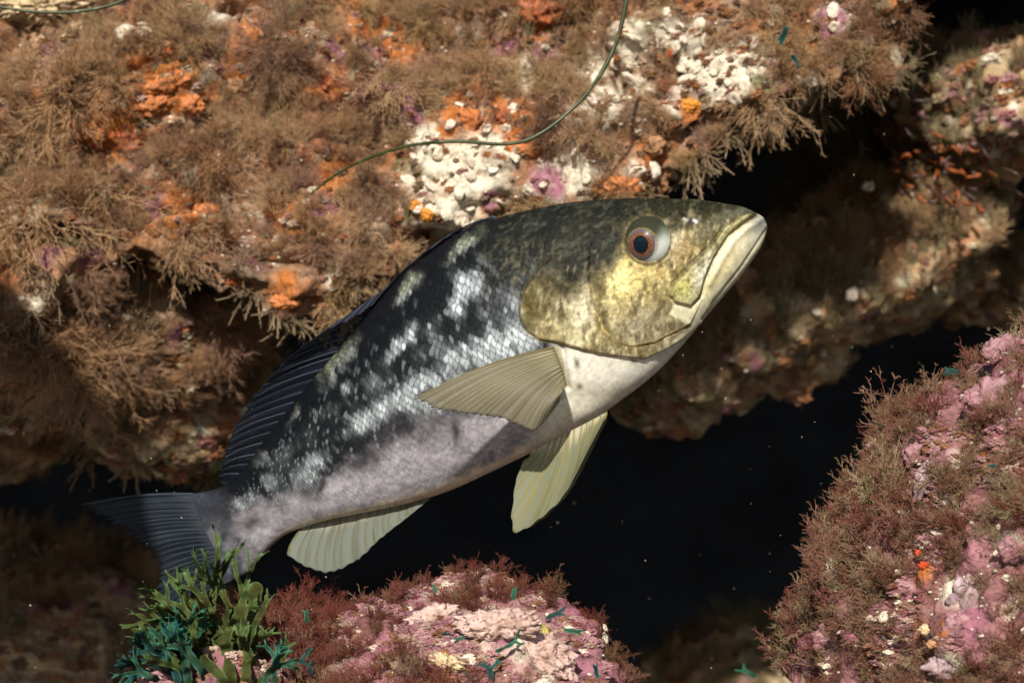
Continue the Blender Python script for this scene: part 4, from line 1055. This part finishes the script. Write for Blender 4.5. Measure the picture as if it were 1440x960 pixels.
def sponge(name, key, px, py, wpx, hpx, mat, label, seed, cat='sponge', depth=0.55, level=4, amp=.55, cell=2.6, tilt=0.0, lift=0.0):
    p, n = surf(key, px, py); p, n = np.array(p), np.array(n); y = p[1]
    d, f = ico(level); q = d * np.array([max(1, wpx / hpx), 1, 1]) + seed * 1.9
    r = 0.70 + amp * (0.6 - worley(q * cell * .7, seed)) + 0.22 * fbm(q * 2.2, 3, seed) + 0.14 * fbm(q * 6, 4, seed, .65) + 0.10 * (.5 - worley(q * 5.5, seed + 3))
    w, h = wpx / 2 / K * y, hpx / 2 / K * y
    v = d * r[:, None] * np.array([w, min(w, h) * depth * 1.6, h]) * 1.25
    if tilt:
        c, s = math.cos(tilt), math.sin(tilt); v = np.stack([v[:, 0] * c - v[:, 2] * s, v[:, 1], v[:, 0] * s + v[:, 2] * c], -1)
    me = mesh_np(name, v, f)
    at = P(px, py, y - lift)
    return obj(name, me, mat, loc=Vector(at), label=label, cat=cat)
sponge('sponge', 'overhang', 232, 118, 66, 30, m_sp, 'largest lobed orange sponge at the upper left', 1, tilt=.35)
sponge('sponge', 'overhang', 208, 148, 74, 34, m_sp, 'orange sponge lobe below the largest one', 2, tilt=.25)
sponge('sponge', 'overhang', 270, 148, 34, 30, m_sp, 'small orange sponge lobe right of the largest one', 3)
sponge('sponge', 'overhang', 125, 185, 56, 34, m_sp, 'orange sponge at left, above the drooping tuft', 4, tilt=-.4)
sponge('sponge', 'overhang', 180, 200, 56, 32, m_spr, 'rust orange sponge with a ridge below the largest sponges', 5, tilt=-.2)
sponge('sponge', 'overhang', 335, 122, 40, 22, m_sht, 'tan orange sponge left of the furry pompom', 6)
sponge('sponge', 'overhang', 330, 150, 26, 24, m_sp, 'little orange sponge lobe under the tan orange one', 7)
sponge('sponge', 'overhang', 450, 122, 30, 24, m_spr, 'rust red sponge at the centre top beside a white speck', 8)
sponge('sponge', 'overhang', 762, 16, 62, 40, m_spr, 'dark orange sponge at the top edge near the grass blade', 9)
sponge('sponge', 'overhang', 660, 82, 44, 22, m_sp, 'orange sponge above the bright white crust', 10)
sponge('sponge', 'overhang', 658, 168, 40, 34, m_sp, 'orange sponge right above the middle of the grass blade', 11)
sponge('sponge', 'overhang', 712, 166, 34, 30, m_spr, 'rust sponge above the grass blade, second one', 12)
sponge('sponge', 'overhang', 740, 210, 60, 26, m_sp, 'flat orange sponge just below the bend of the grass blade', 13)
sponge('sponge', 'overhang', 583, 290, 18, 20, m_spy, 'small amber sponge above the fish back, left of its twin', 14, amp=.3)
sponge('sponge', 'overhang', 601, 302, 20, 22, m_spy, 'small amber sponge above the fish back, right of its twin', 15, amp=.3)
sponge('sponge', 'overhang', 916, 205, 40, 34, m_sht, 'rounded tan orange sponge above the fish eye', 16, amp=.35)
sponge('sponge', 'overhang', 967, 150, 34, 20, m_spy, 'amber sponge among the white shells on the right', 17, tilt=.4)
sponge('sponge', 'overhang', 870, 262, 70, 30, m_sp, 'orange brown sponge right above the fish nape', 18)
sponge('sponge', 'overhang', 946, 76, 13, 15, m_spred, 'tiny scarlet sponge between white shells', 19)
sponge('sponge', 'overhang', 938, 117, 10, 12, m_spred, 'tiny scarlet sponge below another among white shells', 20)
sponge('sponge', 'overhang', 237, 72, 9, 9, m_spred, 'bright scarlet dot above the orange sponges', 21)
sponge('sponge', 'overhang', 105, 212, 22, 20, m_spred, 'dull scarlet sponge at left below an orange one', 22)
sponge('sponge', 'overhang', 385, 328, 30, 24, m_sht, 'tan sponge knob left of the fish back', 23)
sponge('sponge', 'overhang', 290, 298, 34, 26, m_sp, 'orange sponge knob above the shaded cleft', 24)
sponge('sponge', 'overhang', 400, 425, 44, 22, m_sp, 'orange and white sponge on the lip left of the fish back', 25)
sponge('sponge', 'overhang', 330, 395, 24, 20, m_spr, 'dim rust sponge in the shade under the overhang', 26)
sponge('sponge', 'ledge', 20, 400, 50, 36, m_cream, 'tawny sponge on the ledge at the left edge', 27)
sponge('sponge', 'ledge', 55, 430, 24, 30, m_cream, 'pale egg shaped sponge on the ledge at left', 28, amp=.15)
sponge('sponge', 'rear', 1245, 320, 30, 34, m_sht, 'blurred orange sponge on the rear rock right of the snout', 29)
sponge('sponge', 'rear', 1050, 395, 50, 40, m_sht, 'blurred orange sponge just below the fish chin', 30)
sponge('sponge', 'rear', 1085, 462, 24, 34, m_sp, 'blurred orange sponge low on the rear rock', 31)
sponge('sponge', 'mound', 628, 930, 52, 22, m_cream, 'ochre sponge at the foot of the pink mound', 32, tilt=-.3)
sponge('sponge', 'right', 1292, 777, 11, 11, m_spred, 'scarlet spot sponge in the middle of the pink slope', 33)
sponge('sponge', 'right', 1298, 795, 13, 12, m_spred, 'scarlet sponge just below another on the pink slope', 34)
sponge('sponge', 'right', 1300, 885, 14, 17, m_cream, 'small cream sponge low on the pink slope', 35, tilt=.5)
sponge('sponge', 'right', 1310, 905, 15, 12, m_sht, 'small tan sponge low on the pink slope', 36)
sponge('crust_ridge', 'mound', 700, 878, 130, 46, m_plate, 'pale pink crust ridge on top of the mound', 41, 'coral crust', tilt=.05, amp=.35, level=5, depth=.7)
sponge('crust_ridge', 'mound', 760, 920, 120, 60, m_plate, 'pale pink crust bulge with yellow patch on the mound', 42, 'coral crust', tilt=-.5, amp=.35, level=5, depth=.6)
sponge('crust_ridge', 'mound', 608, 866, 80, 30, m_plate, 'small pink crust ridge at left on the mound', 43, 'coral crust', tilt=.25, amp=.4)
m_yellow = crust_mat('yellow_crust', (0.62, 0.55, 0.14), dark=.5)
sponge('sponge', 'mound', 757, 905, 40, 62, m_yellow, 'yellow crust streak down the pale bulge', 44, tilt=.45, depth=.3, lift=.012)
for k, (x, y, w, h, tl, lab) in enumerate([(1360, 838, 52, 60, -.5, 'large pale lilac plate low on the pink slope'), (1345, 880, 40, 44, .2, 'lilac plate below the large pale one'), (1300, 680, 30, 60, -.2, 'pinkish knobby ridge in the middle of the slope'),
                                           (1425, 770, 50, 40, .6, 'white ridge at the right edge of the pink slope'), (1330, 935, 60, 40, .2, 'pale rounded plate at the bottom of the pink slope'), (1395, 560, 90, 60, .4, 'big pink crust bulge high on the slope at right'),
                                           (1410, 490, 60, 40, .5, 'cream pink crust at the top of the slope'), (1165, 900, 44, 50, .6, 'pink crust clump at the lower end of the slope'), (1290, 640, 44, 40, 0, 'pink crust bump on the upper slope edge')]):
    sponge('coral_plate', 'right', x, y, w, h, [m_lilac, m_pplate][k % 2] if k < 5 else m_pplate, lab, 50 + k, 'coral crust', depth=.35, amp=.45, tilt=tl, level=4)
sponge('coral_plate', 'knob', 265, 946, 90, 30, m_pplate, 'pink crust at the foot of the seaweed', 66, 'coral crust', amp=.4)
sponge('ribbed_bryozoan', 'overhang', 62, 6, 130, 44, m_cream, 'yellowish knobbly crust behind the short grass blade, top left corner', 68, 'bryozoan', amp=.9, cell=6.5, level=5)
sponge('ribbed_bryozoan', 'overhang', 105, 42, 44, 20, m_cream, 'small tan knobbly crust right below the top left corner crust', 69, 'bryozoan', amp=.8, cell=5, tilt=.5)

def shell_mesh(seed):
    d, f = ico(3); q = d + seed * 2.3
    ang = np.arctan2(d[:, 1], d[:, 0])
    r = 0.7 + 0.30 * fbm(q * 1.6, 2, seed) + 0.14 * (0.5 - worley(q * 3.0, seed)) + 0.06 * np.sin(ang * (7 + seed % 4))
    dent = 0.55 * np.exp(-((d[:, 0] ** 2 + d[:, 1] ** 2) / 0.10)) * (d[:, 2] > 0)
    v = d * r[:, None] * np.array([1.0, 0.75, 0.36]); v[:, 2] -= dent * 0.35
    return mesh_np('white_shell', v, f)
SHELL = [with_mat(shell_mesh(900 + i), m_white) for i in range(8)]
wm = lambda px, py, v: zone(px, py, WHITE, v, 61) > 0.25
p_, n_, xy = pick('overhang', 95, 831, 0.0095, wm, 0.15, 0)
for p, n, (x, y) in zip(p_, n_, xy):
    right = x > 830
    s = rt.uniform(0.004, 0.0085) * (1.15 if right else 0.9)
    o_ = place('white_shell', rt.choice(SHELL), p + n * 0.001, aim(n, (0, -.1, .2), rt, .5), (s * rt.uniform(.8, 1.4), s * rt.uniform(.8, 1.2), s), 'shell', 'shell', 'white shells on the overhang')
    named.append((o_, 'white shell crust', x, y))
p_, n_, xy = pick('right', 46, 841, 0.016, None, 0.1, 0)
for p, n, (x, y) in zip(p_, n_, xy):
    o_ = place('white_shell', rt.choice(SHELL), p + n * 0.001, aim(n, (0, -.1, .2), rt, .5), rt.uniform(0.0016, 0.004), 'speck', 'shell', 'white specks on the pink slope')
    named.append((o_, 'small white shell speck', x, y))
p_, n_, xy = pick('rear', 14, 843, 0.04, None, 0.1, 0)
for p, n, (x, y) in zip(p_, n_, xy):
    o_ = place('white_shell', rt.choice(SHELL), p + n * 0.002, aim(n, (0, -.1, .2), rt, .5), rt.uniform(0.004, 0.008), 'shell', 'shell', 'pale shells on the rear rock')
    named.append((o_, 'blurred pale rear shell', x, y))
name_by_marks(named)
for lab, x, y, s in [('bright white shell on the rear rock right of the snout', 1221, 262, .009), ('white crust knob low on the rear rock', 1198, 414, .010)]:
    p, n = surf('rear', x, y); place('white_shell', SHELL[1], P(x, y, p[1] - .03), aim(n, (0, -.4, .4), rt, .2), s, lab, 'shell')
for lab, x, y, s in [('bright white shell on the left edge of the pink slope', 1274, 722, .0065), ('white shell with yellow spot in the middle of the slope', 1318, 745, .006), ('white shell chip at the bottom left of the slope', 1248, 862, .005)]:
    p, n = surf('right', x, y); place('white_shell', SHELL[2], p + n * .002, aim(n, (0, -.4, .4), rt, .2), s, lab, 'shell')
for lab, x, y, s in [('pale shell on the right flank of the mound', 863, 888, .005), ('white shell at the right end of the mound', 868, 870, .0035), ('pearly shell chip on the left ridge of the mound', 612, 862, .005)]:
    p, n = surf('mound', x, y); place('white_shell', SHELL[3], p + n * .002, aim(n, (0, -.4, .4), rt, .2), s, lab, 'shell')

# ------------------------------------------------------------------ seaweeds with flat forked blades
def weed_mat(name, body, rim):
    M = Mat(name)
    c = M.mix(M.attr('rim'), body, rim)
    c = M.mix(M.ramp(M.noise(90, 5, .7, M.coord()).outputs[0], [(.38, grey(0)), (.68, grey(.85))]), c, [body[0] * .7 + .01, body[1] * .40 + .004, body[2] * .3])
    M.set(Base__Color=c, Roughness=0.6); M.b.inputs['Specular IOR Level'].default_value = 0.08
    tr = M.n('BsdfTranslucent', Color=c); mx_ = M.n('MixShader'); mx_.inputs[0].default_value = 0.3
    M.t.links.new(M.b.outputs[0], mx_.inputs[1]); M.t.links.new(tr.outputs[0], mx_.inputs[2]); M.t.links.new(mx_.outputs[0], M.out.inputs['Surface'])
    return M.m
m_weed = weed_mat('brown_green_blade', (0.070, 0.095, 0.030), (0.12, 0.24, 0.085))
m_teal = weed_mat('teal_blade', (0.030, 0.085, 0.055), (0.055, 0.26, 0.17))
m_teal2 = weed_mat('blue_green_blade', (0.018, 0.065, 0.062), (0.03, 0.19, 0.19))
def fork(base, ang, length, width, levels, rs, split=0.42):
    caps = []
    def go(p, a, l, w, k):
        steps = 3; q = p
        for s in range(steps):
            a2 = a + rs.uniform(-.22, .22)
            nq = (q[0] + math.cos(a2) * l / steps, q[1] - math.sin(a2) * l / steps)
            tp = .24 if k == 0 else .04
            caps.append((q, nq, w * (1 - tp * s), w * (1 - tp * (s + 1)))); q = nq; a = a2
        if k > 0:
            sp = split * rs.uniform(.7, 1.25)
            for sg in (-1, 1):
                go(q, a + sg * sp, l * rs.uniform(.55, .85), w * rs.uniform(.66, .82), k - 1)
    go(base, ang, length, width, levels)
    return caps
def blade(name, caps, y, mat, seed, parent=None, res=1.5, curl=0.012, lean=0.0, **kw):
    xs = [c[i][0] for c in caps for i in (0, 1)]; ys = [c[i][1] for c in caps for i in (0, 1)]; m = max(c[2] for c in caps) + 3
    gx = np.arange(min(xs) - m, max(xs) + m, res); gy = np.arange(min(ys) - m, max(ys) + m, res)
    GX, GY = np.meshgrid(gx, gy, indexing='ij')
    D = np.full(GX.shape, 1e9)
    wob = 1.6 * fbm(np.stack([GX.ravel() / 9, GY.ravel() / 9, np.full(GX.size, seed * 1.3)], -1), 2, seed).reshape(GX.shape)
    for (a, b, r0, r1) in caps:
        dx, dy = b[0] - a[0], b[1] - a[1]
        t = np.clip(((GX - a[0]) * dx + (GY - a[1]) * dy) / (dx * dx + dy * dy + 1e-9), 0, 1)
        D = np.minimum(D, np.hypot(GX - a[0] - t * dx, GY - a[1] - t * dy) - (r0 + (r1 - r0) * t))
    D = D + wob
    ins = D < res * 0.5
    q = ins[:-1, :-1] & ins[1:, :-1] & ins[1:, 1:] & ins[:-1, 1:]
    ii, jj = np.nonzero(q); ny = GX.shape[1]
    a = ii * ny + jj; f = np.stack([a, a + ny, a + ny + 1, a + 1], -1)
    used, inv = np.unique(f, return_inverse=True); f = inv.reshape(f.shape)
    ddx, ddy = np.gradient(D, res)
    x, yv, d = GX.ravel()[used], GY.ravel()[used], D.ravel()[used]
    cnt = np.bincount(f.ravel(), minlength=len(used)); bd = cnt < 4
    x = np.where(bd, x - ddx.ravel()[used] * np.clip(d, -res, res), x); yv = np.where(bd, yv - ddy.ravel()[used] * np.clip(d, -res, res), yv)
    rim = sstep(-1.7, -0.2, d)
    b0 = caps[0][0]; hgt = (b0[1] - yv) / 100.0
    dep = y + curl * fbm(np.stack([x / 34, yv / 34, np.full(len(x), seed * 2.1)], -1), 2, seed + 3) + lean * hgt
    v = P(x, yv, dep); org = P(b0[0], b0[1], y)
    me = mesh_np(name, v - org, f, smooth=False, floats={'rim': rim})
    o = obj(name, me, mat, **kw)
    if parent is not None:
        o.parent = parent; o.location = Vector(org) - parent.location
    else:
        o.location = Vector(org)
    md = o.modifiers.new('thickness', 'SOLIDIFY'); md.thickness = 0.00035; md.offset = 0
    return o
wr = random.Random(5)
weed = bpy.data.objects.new('seaweed', None); weed.location = Vector(P(320, 955, .93)); COL.objects.link(weed)
weed['label'] = 'large green brown forked seaweed in front of the fish tail'; weed['category'] = 'seaweed'
R_ = math.radians
for i, (b, a, l, w, lv_, y, m, sp) in enumerate([
        ((350, 930), 120, 60, 8.5, 4, .940, m_weed, .27), ((338, 945), 134, 62, 8.5, 4, .930, m_weed, .27), ((352, 940), 104, 58, 8, 4, .950, m_weed, .22), ((325, 955), 108, 50, 12, 3, .920, m_weed, .30), ((345, 955), 124, 80, 9, 3, .955, m_weed, .26),
        ((300, 955), 122, 44, 12, 3, .922, m_weed, .34), ((362, 955), 98, 46, 9, 3, .915, m_weed, .24), ((280, 955), 130, 44, 11, 3, .932, m_weed, .34), ((310, 955), 92, 46, 11, 3, .945, m_weed, .32), ((345, 960), 82, 34, 9, 3, .912, m_weed, .3), ((330, 950), 116, 66, 8, 4, .962, m_weed, .3),
        ((262, 955), 126, 38, 10, 3, .915, m_teal, .34), ((245, 950), 142, 34, 8, 3, .918, m_teal, .34), ((240, 945), 158, 32, 7, 3, .91, m_teal2, .36), ((265, 958), 108, 40, 8, 4, .905, m_teal, .30), ((292, 960), 100, 36, 9, 3, .90, m_teal, .34),
        ((230, 950), 172, 28, 6.5, 3, .92, m_teal2, .36), ((250, 955), 114, 34, 7.5, 3, .895, m_teal2, .34), ((280, 960), 140, 32, 8, 3, .898, m_weed, .34), ((318, 962), 114, 34, 9, 3, .895, m_weed, .32), ((220, 955), 150, 26, 6, 3, .90, m_teal, .36), ((372, 962), 64, 26, 7, 3, .905, m_teal, .34)]):
    blade('blade', fork(b, R_(a + (6 if m is m_weed else 0)), l * (1.0 if m is m_weed else .95), w * .74, lv_, wr, sp * 1.12), y, m, 20 + i, parent=weed, lean=0.004, curl=.032)
blade('blade', [((352, 915), (357, 868), 8, 10), ((357, 868), (360, 826), 10, 9)], .94, m_weed, 60, parent=weed, curl=.004)
FR = [(395, 935, 80, 26, 7, 1, .915, m_weed, 'dark green frond right beside the large seaweed'), (385, 955, 70, 30, 7, 2, .91, m_teal, 'teal frond at the right foot of the large seaweed'),
      (432, 872, 100, 10, 6, 1, .96, m_teal, 'small teal frond standing on the dark red turf'), (425, 930, 60, 16, 6, 1, .93, m_teal2, 'bluish frond low on the dark red rock'), (440, 950, 100, 14, 6, 1, .925, m_teal2, 'bluish frond at the bottom left of the mound'),
      (722, 840, 88, 10, 5, 1, .935, m_teal, 'green v shaped frond on top of the mound'), (705, 868, 90, 10, 6, 0, .915, m_teal2, 'stubby bluish frond below the v shaped frond'), (770, 868, 30, 16, 5, 1, .915, m_teal2, 'dark teal frond right of the v shaped frond'),
      (795, 885, 350, 16, 5, 1, .91, m_teal, 'flat green frond on the right of the mound'), (640, 900, 20, 16, 5, 1, .90, m_teal, 'green frond on the left side of the pale bulge'), (630, 893, 160, 10, 5, 0, .905, m_teal2, 'tiny dark frond left of the pale bulge'),
      (700, 915, 20, 26, 4, 1, .89, m_teal, 'arched green frond across the pale bulge'), (690, 955, 90, 14, 6, 2, .885, m_teal2, 'blue green frond cluster at the bottom edge'), (665, 958, 130, 14, 6, 1, .885, m_teal2, 'blue green frond at the bottom edge left of another'),
      (600, 955, 120, 20, 5, 1, .89, m_teal, 'green frond at the bottom edge below the ochre sponge'), (840, 950, 110, 10, 5, 1, .92, m_teal2, 'small dark teal frond at the right end of the mound'), (612, 830, 95, 8, 5, 0, .95, m_teal, 'tiny green frond on the crest of the mound'),
      (1350, 522, 170, 14, 6, 1, .99, m_teal2, 'bright blue green frond at the top edge of the pink slope'), (1398, 655, 180, 10, 4, 0, .83, m_teal2, 'turquoise chip of frond on the pink slope'), (1062, 950, 160, 16, 4, 1, 1.2, m_teal, 'green frond in the gap left of the pink slope'),
      (1106, 40, 250, 14, 6, 1, 1.17, m_teal2, 'dark teal frond high on the overhang right end'), (1115, 80, 300, 12, 6, 1, 1.17, m_teal2, 'teal frond below another on the overhang right end')]
for k, (x, y, a, l, w, lv_, dep, m, lab) in enumerate(FR):
    blade('frond', fork((x, y), R_(a), l, w * .62, lv_, wr, .5), dep, m, 90 + k, res=1.0, curl=.01, label=lab, cat='seaweed')

# ------------------------------------------------------------------ grass blades, dark spiny clump, drifting specks
def strand(name, pts, y, w, mat, label):
    xy = by_length(pts, 90)
    yy = np.interp(np.linspace(0, 1, 90), np.linspace(0, 1, len(y)), y)
    c = P(xy[:, 0], xy[:, 1], yy)
    rad = w * np.linspace(.62, 1.1, 90) * (1 + .18 * vnoise(c * 60, 4)); rad[:6] *= np.linspace(.3, 1, 6)
    v, f = tubes(c[None], rad[None], 8)
    mid_ = np.repeat(c, 8, 0); v = mid_ + (v - mid_) * np.array([1, 0.45, 1])
    o, loc = centred(v)
    return obj(name, mesh_np(name, o, f), mat, loc=loc, label=label, cat='sea grass')
M = Mat('grass_blade'); co = M.coord()
M.set(Base__Color=M.ramp(M.noise(120, 4, .6, co).outputs[0], [(0.35, (0.012, 0.018, 0.005)), (0.6, (0.035, 0.045, 0.012)), (0.8, (0.16, 0.15, 0.08))]), Roughness=0.4)
M.b.inputs['Specular IOR Level'].default_value = .3
m_grass = M.m
strand('grass_blade', [(430, 278), (450, 262), (480, 241), (520, 222), (575, 205), (640, 199), (700, 203), (735, 199), (765, 185), (795, 162), (825, 132), (852, 92), (870, 50), (880, 5), (886, -40)], (1.13, 1.09, 1.10, 1.10), .0014, m_grass, 'long curved green grass blade lying across the overhang')
strand('grass_blade', [(-40, 2), (0, 10), (40, 16), (80, 18), (120, 15), (160, 6), (200, -12)], (1.12, 1.12), .0013, m_grass, 'short green grass blade in the top left corner')

m_spine = crust_mat('dark_frond', (0.05, 0.022, 0.018), .35); m_tip = crust_mat('orange_frond', (0.26, 0.065, 0.012), .35)
sp = bpy.data.objects.new('spiny_clump', None); sp.location = Vector(P(1320, 230, 1.44)); COL.objects.link(sp)
sp['label'] = 'dark spiny clump with orange streaks under the upper right rock'; sp['category'] = 'sponge'
rr_ = np.random.RandomState(12)
for k in range(90):
    x, y = 1325 + rr_.randn() * 40, 235 + rr_.randn() * 38 + 0
    yy = 1.40 + rr_.rand() * .12
    a = P(x, y, yy); L = .006 + .020 * rr_.rand() ** 2
    d = np.array([0.75 + .5 * rr_.randn(), -.4, -.55 + .4 * rr_.randn()]); d /= np.linalg.norm(d)
    t = np.linspace(-.5, .5, 6)[:, None]
    path = a + d * t * L + rr_.randn(3) * (t ** 2) * .01
    v, f = tubes(path[None], (np.array([.5, .9, 1, 1, .8, .2]) * (.0009 + .0014 * rr_.rand()))[None], 6)
    o = obj('spine', mesh_np('spine', v - np.array(sp.location), f), m_tip if rr_.rand() < .45 else m_spine); o.parent = sp

d, f = ico(1)
vs, fs = [], []
rs = np.random.RandomState(41)
for k in range(420):
    y = rs.uniform(.75, 1.7); x, z = rs.uniform(0, 1440), rs.uniform(0, 960)
    r = (.00013 + .00032 * rs.rand() ** 4) * y
    vs.append(d * r * (1 + .4 * rs.randn(len(d), 1)) + P(x, z, y)); fs.append(f + k * len(d))
Ms = Mat('drifting_speck'); Ms.set(Base__Color=(.62, .55, .40), Roughness=.6)
obj('drifting_specks', mesh_np('drifting_specks', np.concatenate(vs), np.concatenate(fs)), Ms.m, kind='stuff', label='tiny pale specks drifting in the water')
